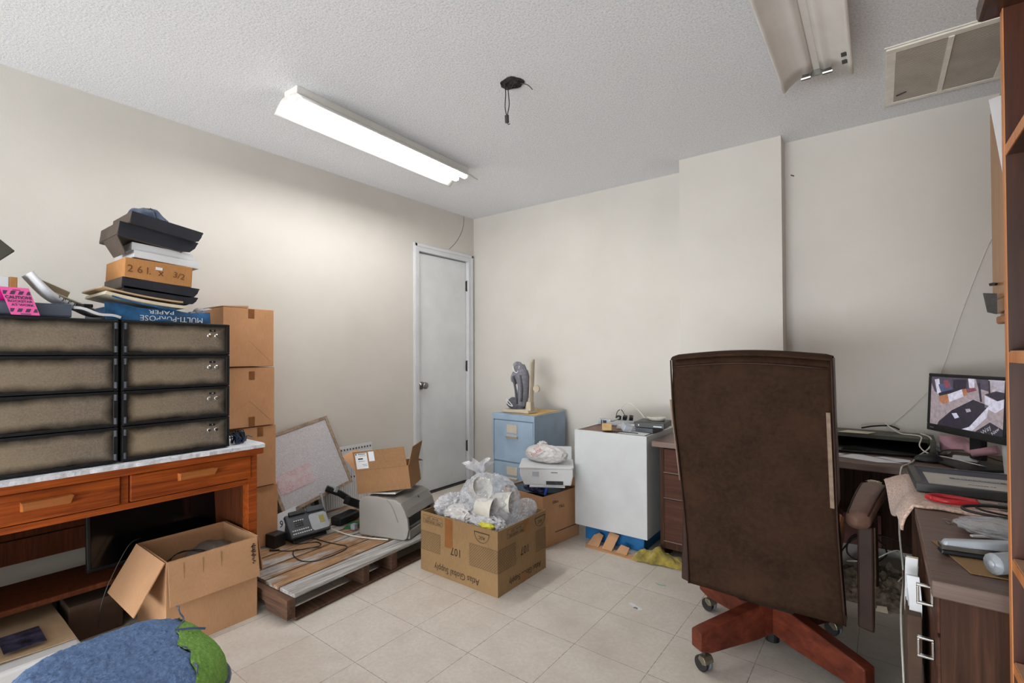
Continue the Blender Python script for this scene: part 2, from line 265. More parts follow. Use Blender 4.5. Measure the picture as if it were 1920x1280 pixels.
# ------------------------------------------------------------------ geometry helpers
def rotm(r): return Euler(r).to_matrix() if not isinstance(r, Matrix) else r.to_3x3()
class G:
    def __init__(s): s.bm = bmesh.new(); s.mi = 0
    def _f(s, vs, fs):
        v = [s.bm.verts.new(p) for p in vs]
        for f in fs:
            try: q = s.bm.faces.new([v[i] for i in f]); q.material_index = s.mi
            except ValueError: pass
        return v
    def box(s, c, d, r=(0, 0, 0), taper=1.0):
        R = rotm(r); c = Vector(c); h = [x/2 for x in d]; vs = []
        for z in (-1, 1):
            k = taper if z > 0 else 1
            for x, y in ((-1, -1), (1, -1), (1, 1), (-1, 1)): vs.append(c+R@Vector((x*h[0]*k, y*h[1]*k, z*h[2])))
        s._f(vs, [(0, 3, 2, 1), (4, 5, 6, 7), (0, 1, 5, 4), (1, 2, 6, 5), (2, 3, 7, 6), (3, 0, 4, 7)]); return s
    def bx(s, x0, x1, y0, y1, z0, z1): return s.box(((x0+x1)/2, (y0+y1)/2, (z0+z1)/2), (abs(x1-x0), abs(y1-y0), abs(z1-z0)))
    def hexa(s, p):  # 4 bottom, 4 top
        s._f([Vector(q) for q in p], [(0, 3, 2, 1), (4, 5, 6, 7), (0, 1, 5, 4), (1, 2, 6, 5), (2, 3, 7, 6), (3, 0, 4, 7)]); return s
    def slab(s, pts, thick, n=None):
        """a flat polygon given thickness along its normal"""
        P = [Vector(p) for p in pts]
        if n is None: n = (P[1]-P[0]).cross(P[2]-P[1]).normalized()
        k = len(P); vs = P+[p-Vector(n)*thick for p in P]
        s._f(vs, [tuple(range(k)), tuple(range(2*k-1, k-1, -1))]+[(i, i+k, (i+1) % k+k, (i+1) % k) for i in range(k)]); return s
    def prism(s, poly, M4, depth):
        """polygon in the local xy plane of M4, extruded along its z"""
        P = [M4@Vector((x, y, 0)) for x, y in poly]; Q = [M4@Vector((x, y, depth)) for x, y in poly]; k = len(P)
        s._f(P+Q, [tuple(range(k-1, -1, -1)), tuple(range(k, 2*k))]+[(i, (i+1) % k, (i+1) % k+k, i+k) for i in range(k)]); return s
    def tube(s, pts, r, n=8, cap=True, smooth=0):
        P = [Vector(p) for p in pts]
        if smooth:
            Q = []
            for i in range(len(P)-1):
                a = P[max(i-1, 0)]; b = P[i]; c = P[i+1]; d = P[min(i+2, len(P)-1)]
                for k in range(smooth):
                    t = k/smooth; Q.append(.5*((2*b)+(c-a)*t+(2*a-5*b+4*c-d)*t*t+(3*b-a-3*c+d)*t**3))
            Q.append(P[-1]); P = Q
        R = r if isinstance(r, (list, tuple)) else [r]*len(P)
        if len(R) != len(P): R = [R[min(len(R)-1, int(i*len(R)/len(P)))] for i in range(len(P))]
        rings = []; ref = Vector((0, 0, 1)); prev = None
        for i, p in enumerate(P):
            d = (P[min(i+1, len(P)-1)]-P[max(i-1, 0)])
            if d.length < 1e-9: d = Vector((0, 0, 1))
            d.normalize()
            if prev is None: u = d.orthogonal().normalized()
            else: u = (prev-d*prev.dot(d)); u = u.normalized() if u.length > 1e-6 else d.orthogonal().normalized()
            prev = u; w = d.cross(u)
            rings.append([s.bm.verts.new(p+(u*math.cos(2*PI*k/n)+w*math.sin(2*PI*k/n))*R[i]) for k in range(n)])
        for a, b in zip(rings, rings[1:]):
            for k in range(n):
                f = s.bm.faces.new((a[k], a[(k+1) % n], b[(k+1) % n], b[k])); f.material_index = s.mi
        if cap:
            for q in (rings[0][::-1], rings[-1]):
                f = s.bm.faces.new(q); f.material_index = s.mi
        return s
    def lathe(s, prof, M4=Matrix(), n=24, arc=2*PI):
        """profile of (radius, z) around the local z axis of M4"""
        rings = []
        for r, z in prof: rings.append([s.bm.verts.new(M4@Vector((r*math.cos(arc*k/n), r*math.sin(arc*k/n), z))) for k in range(n)])
        for a, b in zip(rings, rings[1:]):
            for k in range(n):
                f = s.bm.faces.new((a[k], a[(k+1) % n], b[(k+1) % n], b[k])); f.material_index = s.mi
        for q in (rings[0][::-1], rings[-1]):
            f = s.bm.faces.new(q); f.material_index = s.mi
        return s
    def grid(s, fn, nu, nv, thick=0):
        V = [[Vector(fn(i/nu, j/nv)) for j in range(nv+1)] for i in range(nu+1)]
        a = [[s.bm.verts.new(p) for p in row] for row in V]
        def quads(t, flip):
            for i in range(nu):
                for j in range(nv):
                    q = (t[i][j], t[i+1][j], t[i+1][j+1], t[i][j+1]); f = s.bm.faces.new(q[::-1] if flip else q); f.material_index = s.mi
        quads(a, False)
        if thick:
            b = []
            for i in range(nu+1):
                row = []
                for j in range(nv+1):
                    du = V[min(i+1, nu)][j]-V[max(i-1, 0)][j]; dv = V[i][min(j+1, nv)]-V[i][max(j-1, 0)]
                    nn = du.cross(dv); nn = nn.normalized() if nn.length > 1e-9 else Vector((0, 0, 1)); row.append(s.bm.verts.new(V[i][j]-nn*thick))
                b.append(row)
            quads(b, True)
            per = [(i, 0) for i in range(nu)]+[(nu, j) for j in range(nv)]+[(i, nv) for i in range(nu, 0, -1)]+[(0, j) for j in range(nv, 0, -1)]
            for k in range(len(per)):
                p, q = per[k], per[(k+1) % len(per)]
                f = s.bm.faces.new((a[q[0]][q[1]], a[p[0]][p[1]], b[p[0]][p[1]], b[q[0]][q[1]])); f.material_index = s.mi
        return s
    def blob(s, c, rad, seed=0, amp=.15, fr=2.0, sub=4, floor=None, ridge=False):
        t = bmesh.new(); bmesh.ops.create_icosphere(t, subdivisions=sub, radius=1); c = Vector(c); mp = {}
        for v in t.verts:
            d = v.co.normalized(); q = d*fr+Vector((seed*7.3, seed*3.1, seed*1.7)); k = noise.fractal(q, 1, 2, 4)
            if ridge: k = (1-abs(k)*2.4)*.7
            p = d*(1+amp*k); p = Vector((c.x+p.x*rad[0], c.y+p.y*rad[1], c.z+p.z*rad[2]))
            if floor is not None and p.z < floor: p.z = floor+.0008*random.random()
            mp[v] = s.bm.verts.new(p)
        for f in t.faces:
            q = s.bm.faces.new([mp[v] for v in f.verts]); q.material_index = s.mi
        t.free(); return s
    def xf(s, M4):
        s.bm.transform(M4); return s
    def out(s, name, m, parent=None, smooth=False, bevel=0, world=False, sub=0, seg=2):
        bm = s.bm; bmesh.ops.recalc_face_normals(bm, faces=bm.faces)
        loc = None
        if parent is not None and world: bm.transform(WM[parent].inverted())
        if parent is None:
            xs = [v.co for v in bm.verts]; lo = Vector([min(p[i] for p in xs) for i in range(3)]); hi = Vector([max(p[i] for p in xs) for i in range(3)])
            loc = Vector(((lo.x+hi.x)/2, (lo.y+hi.y)/2, lo.z)); bm.transform(Matrix.Translation(-loc))
        me = bpy.data.meshes.new(name); bm.to_mesh(me); bm.free()
        for q in (m if isinstance(m, list) else [m]): me.materials.append(q)
        if smooth:
            for p in me.polygons: p.use_smooth = True
        o = bpy.data.objects.new(name, me); COL.objects.link(o)
        if loc is not None: o.location = loc; WM[o] = Matrix.Translation(loc)
        if parent is not None: o.parent = parent; WM[o] = WM[parent].copy()
        if bevel:
            b = o.modifiers.new('bevel', 'BEVEL'); b.width = bevel; b.segments = seg; b.limit_method = 'ANGLE'; b.angle_limit = .6; b.harden_normals = False
        if sub:
            b = o.modifiers.new('subdivision', 'SUBSURF'); b.levels = sub; b.render_levels = sub
        if smooth == 'auto':
            me.shade_smooth() if hasattr(me, 'shade_smooth') else None
            try: me.set_sharp_from_angle(angle=.6)
            except Exception: pass
        return o
WM = {}
def thing(name, label, cat, loc=(0, 0, 0), rz=0, group=None):
    o = bpy.data.objects.new(name, None); COL.objects.link(o); o.empty_display_size = .1
    o.location = loc; o.rotation_euler = (0, 0, rz); WM[o] = Matrix.Translation(Vector(loc))@Matrix.Rotation(rz, 4, 'Z')
    return tag(o, label, cat, group)
def tag(o, label, cat, group=None, kind=None):
    o['label'] = label; o['category'] = cat
    if group: o['group'] = group
    if kind: o['kind'] = kind
    return o
def st(o): o['kind'] = 'structure'; return o
def face_m(org, xd, yd=(0, 0, 1)):
    x = Vector(xd).normalized(); y = Vector(yd); y = (y-x*y.dot(x)).normalized(); z = x.cross(y); o = Vector(org)
    return Matrix(((x.x, y.x, z.x, o.x), (x.y, y.y, z.y, o.y), (x.z, y.z, z.z, o.z), (0, 0, 0, 1)))
def text(s, size, m, parent, F, x, y, rot=0, name='printed_lettering', align='CENTER', world=True, sx=1.0, lift=.0008, off=0.0):
    """lettering lying on the face frame F at (x, y)"""
    cu = bpy.data.curves.new('t', 'FONT'); cu.body = s; cu.size = size; cu.align_x = align; cu.align_y = 'CENTER'; cu.extrude = .0002; cu.offset = off; cu.resolution_u = 2
    ob = bpy.data.objects.new('t', cu); me = bpy.data.meshes.new_from_object(ob); bpy.data.objects.remove(ob); bpy.data.curves.remove(cu)
    bm = bmesh.new(); bm.from_mesh(me); bpy.data.meshes.remove(me)
    bm.transform(F@Matrix.Translation((x, y, lift))@Matrix.Rotation(rot, 4, 'Z')@Matrix.Diagonal((sx, 1, 1, 1)))
    g = G(); g.bm.free(); g.bm = bm; return g.out(name, m, parent, world=world)
def hatch(g, F, x0, x1, y0, y1, step=.014, w=.0011, lift=.0006):
    def seg(a, b):
        a = Vector(a); b = Vector(b); d = b-a
        if d.length < 1e-4: return
        n = Vector((-d.y, d.x)).normalized()*w/2
        g._f([F@Vector((q.x, q.y, lift)) for q in (a-n, b-n, b+n, a+n)], [(0, 1, 2, 3)])
    H = y1-y0; k = x0-H
    while k < x1:
        for sgn in (1, -1):
            a = Vector((k, y0 if sgn > 0 else y1)); b = Vector((k+H, y1 if sgn > 0 else y0))
            ta = max(0, (x0-a.x)/H); tb = min(1, (x1-a.x)/H)
            if tb > ta: seg(a+(b-a)*ta, a+(b-a)*tb)
        k += step
    for a, b in (((x0, y0), (x1, y0)), ((x1, y0), (x1, y1)), ((x1, y1), (x0, y1)), ((x0, y1), (x0, y0))): seg(a, b)
def frame_lines(g, F, x0, x1, y0, y1, w=.0016, lift=.0006):
    for a, b, c, d in ((x0, x1, y0-w/2, y0+w/2), (x0, x1, y1-w/2, y1+w/2), (x0-w/2, x0+w/2, y0, y1), (x1-w/2, x1+w/2, y0, y1)):
        g._f([F@Vector((p, q, lift)) for p, q in ((a, c), (b, c), (b, d), (a, d))], [(0, 1, 2, 3)])
def rect(g, F, x0, x1, y0, y1, lift=.0006):
    g._f([F@Vector((p, q, lift)) for p, q in ((x0, y0), (x1, y0), (x1, y1), (x0, y1))], [(0, 1, 2, 3)])
def open_box(t, w, d, h, th=.005, flaps=(), m='card', base_z=0):
    """local box, x in +-w/2, y in +-d/2; flaps = [(side, length, angle)] angle 0 up, 90 out, 180 down"""
    g = G(); a, b = w/2, d/2
    g.bx(-a, a, -b, b, base_z, base_z+th); g.bx(-a, a, -b, -b+th, base_z+th, base_z+h); g.bx(-a, a, b-th, b, base_z+th, base_z+h)
    g.bx(-a, -a+th, -b+th, b-th, base_z+th, base_z+h); g.bx(a-th, a, -b+th, b-th, base_z+th, base_z+h)
    g.out('carton_body', M[m], t)
    for side, ln, an in flaps:
        r = math.radians(an); g = G(); z0 = base_z+h
        o = {'-y': (0, -b, -1), '+y': (0, b, 1), '-x': (-a, 0, -1), '+x': (a, 0, 1)}[side]
        L = (w if 'y' in side else d)-.006
        g.box((0, 0, ln/2), (L, th*.8, ln))
        off = o[2]*(th if an > 90 else 0)
        if 'y' in side: Mx = Matrix.Translation((0, o[1]+off*.9, z0))@Matrix.Rotation(-o[2]*r, 4, 'X')
        else: Mx = Matrix.Translation((o[0]+off*.9, 0, z0))@Matrix.Rotation(PI/2, 4, 'Z')@Matrix.Rotation(o[2]*r, 4, 'X')
        g.xf(Mx); g.out('carton_flap', M[m], t)
def cable(pts, r, m, label, cat='cable', n=6, sm=6, name='cable', group=None):
    return tag(G().tube(pts, r, n, smooth=sm).out(name, M[m], smooth=True), label, cat, group)

# ------------------------------------------------------------------ structure
H = 2.449
XR, YF = 3.78, -7.6
st(G().bx(-.1, XR+.1, YF-.1, .1, -.1, 0).out('floor', M['floor'])).location = (0, 0, 0)
fl = bpy.data.objects['floor']; fl.data.transform(Matrix.Translation(((XR)/2, (YF)/2, -.1)))
st(G().bx(-.1, XR+.1, YF-.1, .1, H, H+.1).out('ceiling', M['ceiling']))
DZ, DY0, DY1 = 2.045, -.70, -.075   # door opening
g = G().bx(-.12, 0, YF, DY0, 0, H).bx(-.12, 0, DY0, DY1, DZ, H).bx(-.12, 0, DY1, .1, 0, H).bx(-.2, -.12, DY0-.1, DY1+.1, 0, DZ+.1)
st(g.out('wall_left', M['wall']))
st(G().bx(0, 2.0014, 0, .12, 0, H).out('wall_back', M['wall']))
st(G().bx(2.0014, 2.594, -.2212, .12, 0, H).out('wall_pillar', M['wall']))
st(G().bx(2.594, XR, -.0895, .12, 0, H).out('wall_back_right', M['wall']))
st(G().bx(XR, XR+.12, YF, .12, 0, H).out('wall_right', M['wall']))
st(G().bx(-.1, .6, YF-.12, YF, 0, H).bx(3.6, XR, YF-.12, YF, 0, H).bx(.6, 3.6, YF-.12, YF, 2.35, H).out('wall_front', M['wall']))
# door with frame
dr = bpy.data.objects.new('door_1', None); COL.objects.link(dr); dr.location = (0, -.39, 0); WM[dr] = Matrix.Translation(dr.location); st(dr)
G().bx(-.055, -.02, -.685, -.092, .018, 2.028).out('door_slab', M['door'], dr, bevel=.002, world=True)
g = G()
g.bx(-.09, .014, -.745, -.690, 0, 2.10); g.bx(-.09, .014, -.088, -.022, 0, 2.10); g.bx(-.09, .014, -.690, -.088, 2.034, 2.10)
g.bx(.014, .020, -.74, -.715, 0, 2.095); g.bx(.014, .020, -.05, -.027, 0, 2.095); g.bx(.014, .020, -.74, -.027, 2.07, 2.095)
g.out('door_frame', M['trim'], dr, bevel=.003, world=True)
G().bx(-.06, .0, -.69, -.09, .0, .014).out('threshold', M['dark_steel'], dr, world=True)
for z in (1.81, 1.07, .335):
    G().bx(-.021, -.004, -.094, -.083, z-.045, z+.045).tube([(-.008, -.088, z-.05), (-.008, -.088, z+.05)], .006, 8).out('hinge', M['dark_steel'], dr, world=True)
Kx = Matrix.Translation((-.02, -.641, .918))@Matrix.Rotation(PI/2, 4, 'Y')
G().lathe([(.001, 0), (.032, 0), (.032, .006), (.014, .010), (.013, .030), (.024, .036), (.029, .048), (.027, .060), (.015, .066), (.001, .066)], Kx).out('door_knob', M['steel'], dr, smooth=True, world=True)
G().bx(-.058, -.018, -.6865, -.6845, .89, .945).out('latch_plate', M['steel'], dr, world=True)
# baseboards


# ------------------------------------------------------------------ ceiling light fixtures
def fixture(cx, cy, rz, L, lit, label):
    t = thing('ceiling_light_fixture', label, 'ceiling light', (cx, cy, H-.095), rz, 'twin tube ceiling fixtures')
    z0 = .095
    g = G()
    g.hexa([(-.052, -L/2, z0-.036), (.052, -L/2, z0-.036), (.052, L/2, z0-.036), (-.052, L/2, z0-.036), (-.055, -L/2, z0), (.055, -L/2, z0), (.055, L/2, z0), (-.055, L/2, z0)])
    g.out('housing', M['fixwhite'], t, bevel=.003)
    for sg in (-1, 1):
        prof = [(.012, z0-.037), (.030, z0-.037), (.058, z0-.040), (.080, z0-.054), (.104, z0-.074), (.124, z0-.094), (.130, z0-.091)]
        if not lit: prof = [(.012, z0-.037), (.030, z0-.052), (.056, z0-.050), (.078, z0-.058), (.104, z0-.076), (.124, z0-.098), (.131, z0-.094)]
        def fn(u, v):
            k = u*(len(prof)-1); i = min(int(k), len(prof)-2); f = k-i
            x = prof[i][0]*(1-f)+prof[i+1][0]*f; z = prof[i][1]*(1-f)+prof[i+1][1]*f
            return (sg*x, -L/2-.01+v*(L+.02), z)
        G().grid(fn, 18, 12, .0012).out('reflector_wing', M['fixwhite'], t, smooth=True)
    for sg in (-1, 1):
        for e in (-1, 1):
            g = G(); x = sg*.040; y = e*(L/2-.012)
            g.prism([(-.012, 0), (.012, 0), (.014, -.024), (.009, -.036), (-.009, -.036), (-.014, -.024)], face_m((x, y+.005, z0-.036), (1, 0, 0), (0, 0, 1)), .010)
            if not lit: g.tube([(x-.018, y, z0-.066), (x+.018, y, z0-.066)], .008, 8)
            g.out('lamp_socket', M['fixwhite' if lit else 'steel'], t)
        if lit: G().tube([(sg*.040, -L/2+.02, z0-.060), (sg*.040, L/2-.02, z0-.060)], .018, 16).out('fluorescent_tube', M['tube'], t, smooth=True)
    if not lit:
        G().bx(-.024, .024, L/2-.004, L/2+.004, z0-.062, z0-.036).out('end_bracket', M['steel'], t)
        for y in (L/2-.17, L/2-.11):
            G().bx(.095, .118, y, y+.028, z0-.0885, z0-.085).out('scratched_patch', M['dark_steel'], t)
    return t
fixture(.788, -1.60, .038, 1.25, True, 'long fluorescent ceiling light with two glowing tubes, near the left wall')
fixture(2.835, -1.555, 0, 1.22, False, 'unlit white fluorescent ceiling light without tubes, beside the air vent')

# return air vent
t = thing('ceiling_vent', 'large cream return air vent with dusty filter panels on the ceiling', 'air vent', (3.29, -.58, H-.03))
x0, x1, y0, y1 = 3.075, 3.505, -.868, -.292
G().bx(x0, x1, y0, y0+.035, H-.012, H-.0006).bx(x0, x1, y1-.03, y1, H-.012, H-.0006).bx(x0, x0+.035, y0+.035, y1-.03, H-.012, H-.0006).bx(x1-.035, x1, y0+.035, y1-.03, H-.012, H-.0006).bx(x0-.006, x1+.006, y0-.012, y0, H-.006, H-.0006).out('vent_frame', M['ventw'], t, bevel=.002, world=True)
G().bx(3.274, 3.292, y0+.03, y1-.02, H-.016, H-.006).out('divider_bar', M['ventw'], t, world=True)
G().bx(x0+.03, x1-.03, y0+.03, y1-.025, H-.010, H-.0005).out('filter_media', M['ventm'], t, world=True)
G().tube([(3.12, -.40, H-.014), (3.155, -.43, H-.018)], .003, 6).out('latch_screw', M['dark_steel'], t, world=True)

# ragged hole with wires
t = thing('ceiling_junction_hole', 'ragged dark hole with dangling wires and torn tape in the ceiling', 'ceiling hole', (1.68, -1.62, H-.01))
def hole(u, v):
    a = u*2*PI; r = v*(1+.28*noise.noise(Vector((math.cos(a)*1.6, math.sin(a)*1.6, 3))))
    return (1.678+.058*r*math.cos(a)*1.05, -1.617+.036*r*math.sin(a)*1.3, H-.003-.022*(1-v)*(.6+.8*noise.noise(Vector((u*9, v*6, 1)))))
G().grid(hole, 28, 8, .001).out('torn_opening', mat('torn_dark_plaster', '2b2928', .9, var=.5, scale=60, bump=.6), t, world=True)
G().tube([(1.66, -1.645, H-.01), (1.665, -1.65, 2.38), (1.66, -1.648, 2.33), (1.67, -1.65, 2.285)], .0022, 6, smooth=6).out('hanging_wire', M['cable_b'], t, world=True, smooth=True)
G().tube([(1.672, -1.645, H-.01), (1.682, -1.65, 2.38), (1.684, -1.648, 2.33), (1.674, -1.65, 2.285)], .0022, 6, smooth=6).out('hanging_wire', M['cable_b'], t, world=True, smooth=True)
G().box((1.672, -1.65, 2.268), (.016, .010, .034), (.2, .1, 0)).tube([(1.674, -1.65, 2.25), (1.68, -1.65, 2.24), (1.69, -1.65, 2.241)], .002, 5).out('wire_connector', M['dark_steel'], t, world=True)
G().tube([(1.715, -1.60, H-.005), (1.745, -1.585, H-.018), (1.765, -1.575, H-.042)], .002, 6, smooth=4).out('hanging_wire', M['dark_steel'], t, world=True, smooth=True)
for pts, nm in (([(.0008, -.135, 2.448), (.0012, -.14, 2.38), (.0012, -.165, 2.30), (.0012, -.24, 2.19), (.0012, -.33, 2.11)], 'left'),):
    tag(G().tube(pts, .0016, 5, smooth=4).out('wall_crack', M['scuff']), 'thin dark crack running down the wall above the white door', 'crack')

tag(G().box((2.635, -.0905, 2.243), (.020, .002, .007), (0, .5, 0)).out('wall_mark', M['scuff']), 'small dark mark on the wall right of the pillar near the ceiling', 'mark')
# thin cable on the back wall
cable([(3.52, -.094, 1.80), (3.47, -.095, 1.693), (3.375, -.095, 1.38), (3.294, -.095, 1.077), (3.237, -.095, .970), (3.10, -.095, .80), (3.05, -.12, .765)], .0018, 'cable_w', 'thin white cable strung down the back wall behind the monitor', sm=3)

# ================================================================== LEFT SIDE
# oak desk
DX = .666
t = thing('wooden_desk', 'golden brown oak desk with two drawers under the black locker cabinets', 'desk', (.36, -2.95, 0))
yl, yr = -3.66, -2.302
G().bx(.03, DX+.012, yl-.02, yr+.02, .706, .738).out('desk_top', M['oak'], t, bevel=.004, world=True)
G().bx(.60, .655, yr-.042, yr, 0, .706).out('leg', M['oak'], t, bevel=.003, world=True)
G().bx(.60, .655, yl, yl+.045, 0, .706).out('leg', M['oak'], t, bevel=.003, world=True)
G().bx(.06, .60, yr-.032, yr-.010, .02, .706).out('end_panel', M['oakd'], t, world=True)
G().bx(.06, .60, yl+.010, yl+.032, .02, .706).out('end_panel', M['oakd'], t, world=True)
G().bx(.60, .655, yl+.045, yr-.042, .568, .592).bx(.60, .65, -2.826, -2.800, .592, .706).out('apron_rail', M['oak'], t, bevel=.002, world=True)
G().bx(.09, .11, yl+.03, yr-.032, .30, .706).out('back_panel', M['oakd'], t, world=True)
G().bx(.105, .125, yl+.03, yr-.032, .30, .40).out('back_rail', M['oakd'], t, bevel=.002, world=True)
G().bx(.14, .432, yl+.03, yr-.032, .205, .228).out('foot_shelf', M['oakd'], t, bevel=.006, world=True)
for a, b, h0, h1 in ((-3.62, -2.829, -3.109, -2.972), (-2.797, -2.332, -2.635, -2.490)):
    d = G().bx(.30, .660, a, b, .595, .702).out('drawer', M['oak'], t, bevel=.004, world=True)
    hm = WM[d]
    g = G(); zc = .663 if a > -3 else .655
    g.hexa([(.656, h0, zc-.020), (.676, h0+.006, zc-.016), (.676, h1-.006, zc-.016), (.656, h1, zc-.020), (.656, h0, zc+.016), (.696, h0, zc+.016), (.696, h1, zc+.016), (.656, h1, zc+.016)])
    g.out('drawer_handle', M['oakh'], d, bevel=.002, world=True)
# whitish ragged cover on the desk top
def cov(u, v):
    y = yl-.03+(yr+.022-yl+.03)*v
    k = .004*noise.noise(Vector((y*22, 0, 0)))+.002*noise.noise(Vector((y*60, 2, 0)))
    x = .04+(DX+.022+k-.04)*u; z = .7565+.001*noise.noise(Vector((x*40, y*30, 0)))
    if u > .97: z -= .004
    return (x, y, z)
tag(G().grid(cov, 30, 220, .0165).out('desk_cover', M['white_mat'], smooth=False), 'rough whitish padded cover with a ragged edge on the oak desk top', 'desk cover')

# two locker cabinets
def lockers(y0, y1, label, nums, flip):
    z0 = .760; hh = .1395; n = 4; zt = z0+hh*n
    t = thing('locker_cabinet', label, 'locker', (.42, (y0+y1)/2, z0), 0, 'four door steel locker cabinets')
    g = G().bx(.22, .655, y0+.001, y0+.010, z0, zt).bx(.22, .655, y1-.010, y1-.001, z0, zt).bx(.22, .23, y0+.010, y1-.010, z0, zt)
    for k in range(n+1): g.bx(.23, .655, y0+.010, y1-.010, z0+k*hh-(.008 if k == n else 0), z0+k*hh+(0 if k == n else .008))
    g.out('locker_body', M['black'], t, bevel=.0015, world=True)
    g = G()
    for k in range(n):
        a, b = z0+k*hh+.002, z0+(k+1)*hh-.002
        g = G(); ff = (.655, .667)
        g.bx(*ff, y0+.002, y1-.002, a, a+.010).bx(*ff, y0+.002, y1-.002, b-.010, b).bx(*ff, y0+.002, y0+.016, a+.010, b-.010).bx(*ff, y1-.016, y1-.002, a+.010, b-.010)
        d = g.out('locker_door', M['black'], t, bevel=.0015, world=True)
        G().bx(.652, .662, y0+.015, y1-.015, a+.009, b-.009).out('door_panel', M['taupe'], d, world=True)
        yh = y1-.010 if flip else y0+.010
        gg = G()
        for zz in (a+.022, b-.022): gg = G().tube([(.671, yh, zz-.012), (.671, yh, zz+.012)], .005, 8).out('hinge_barrel', M['gray_plastic'], d, world=True)
        if not flip:
            G().bx(.662, .6635, y1-.085, y1-.060, b-.034, b-.024).out('number_plate', M['black'], d, world=True)
            F = face_m((.6637, y1-.0725, b-.029), (0, 1, 0))
            text(nums[k], .008, M['paper'], d, F, 0, 0, name='locker_number', lift=.0003)
            for yy in (-.086, -.057):
                Lm = Matrix.Translation((.662, y1+yy, b-.052))@Matrix.Rotation(PI/2, 4, 'Y')
                lk = G().lathe([(.001, 0), (.0085, 0), (.0085, .003), (.006, .005), (.001, .005)], Lm, 16)
                lk.box((.6675, y1+yy, b-.052), (.002, .009, .0015), (0.6, 0, 0)); lk.out('lock_cylinder', M['chrome'], d, world=True)
    g = G()
    for k in range(n):
        yy = y1-.0 if flip else y0
    return t
lockers(-2.828, -2.430, 'right black locker cabinet with four taupe doors and round locks on the oak desk', ['9', '10', '8', '12'][::1], False)
lockers(-3.240, -2.838, 'left black locker cabinet cut by the photo edge, without visible locks, on the oak desk', ['', '', '', ''], True)
# bare screws: bent key in the third door of the right cabinet
ZL = 1.3185

# things on the lockers: blue paper carton -------------------------------------------------
def tray(name, y0, y1, x0, x1, z, h, tilt, m, label, cat='tray', lipr=.03, yaw=0, skew=0):
    """shallow open lid with a sloping rounded right end; tilt about the x axis through (y0, z)"""
    t = thing(name, label, cat, ((x0+x1)/2, (y0+y1)/2, z)); w = y1-y0; th = .004
    P = Matrix.Translation((0, y0, z))@Matrix.Rotation(tilt, 4, 'X')@Matrix.Translation((0, -y0, -z))
    cor = [(y0, z+h), (y0+.002, z), (y1-lipr*1.3, z), (y1-lipr*.6, z+h*.12), (y1-lipr*.2, z+h*.5), (y1, z+h)]
    for xa in (x0, x1-th):
        G().prism([(p[0], p[1]) for p in cor], Matrix(((0, 0, 1, xa), (1, 0, 0, 0), (0, 1, 0, 0), (0, 0, 0, 1))), th).xf(P).out('side_wall', M[m], t, world=True)
    g = G(); g.bx(x0+th, x1-th, y0+.002, y1-lipr*1.3, z, z+th); g.bx(x0+th, x1-th, y0, y0+th, z+th, z+h)
    g.slab([(x0+th, y1-lipr*1.3, z), (x1-th, y1-lipr*1.3, z), (x1-th, y1, z+h), (x0+th, y1, z+h)], th)
    g.xf(P); g.out('tray_base', M['tray_in' if m == 'black_tray' else m], t, world=True)
    return t
t = thing('paper_carton', 'crushed blue copy paper carton lying upside down on the locker top', 'carton', (.5, -2.68, ZL+.002))
def bluef(u, v):
    y = -2.872+.376*u; sag = .012*math.sin(u*PI)
    return (.628-.004*math.sin(u*9)-.008*v, y, ZL+.003+v*(.066-.022*u+.004*math.sin(u*14)-sag*.3))
G().grid(bluef, 40, 8, .004).out('carton_front', M['bluepack'], t, world=True)
G().hexa([(.30, -2.868, ZL+.003), (.615, -2.868, ZL+.003), (.615, -2.500, ZL+.003), (.30, -2.500, ZL+.003), (.31, -2.866, ZL+.055), (.605, -2.866, ZL+.055), (.605, -2.502, ZL+.036), (.31, -2.502, ZL+.036)]).out('carton_body', M['bluepack'], t, bevel=.004, world=True)
F = face_m((.6295, -2.86, ZL+.003), (0, 1, 0))
text('MULTI-PURPOSE', .032, M['paper'], t, F, .215, .012, rot=PI, sx=1.0)
text('PAPER', .022, M['paper'], t, F, .175, .038, rot=PI, sx=1.5)
# white printed magazines/papers
for k, (zz, y0, y1, m, lab) in enumerate(((.066, -2.875, -2.60, 'cream_paper', 'cream stapled catalogue sagging on the blue paper carton, lower of two'), (.086, -2.885, -2.61, 'manila', 'beige bound catalogue with curled left edge on top of the cream one'))):
    t = thing('catalogue', lab, 'catalogue', (.5, -2.74, ZL+zz))
    def mg(u, v, zz=zz, y0=y0, y1=y1, k=k):
        return (.34+.30*v, y0+(y1-y0)*u, ZL+zz+.022*(1-u)**2*1.2-.012*u+(.012 if k else .008))
    G().grid(mg, 24, 6, .012 if k == 0 else .006).out('page_block', M[m], t, world=True)
    if k == 0:
        def st2(u, v): return (.6415, y0+.02+(y1-y0-.06)*u, ZL+zz+.022*(1-u)**2*1.2-.012*u+.010-.006-.006*v)
        G().grid(st2, 20, 2, .0008).out('blue_stripe', M['bluepack'], t, world=True)
tray('document_tray', -2.81, -2.54, .36, .60, ZL+.108, .036, -.10, 'black_tray', 'lower of two black document trays under the brown carton, slid to the right')
tray('document_tray', -2.815, -2.535, .35, .60, ZL+.135, .045, -.08, 'black_tray', 'upper black document tray directly under the brown carton')
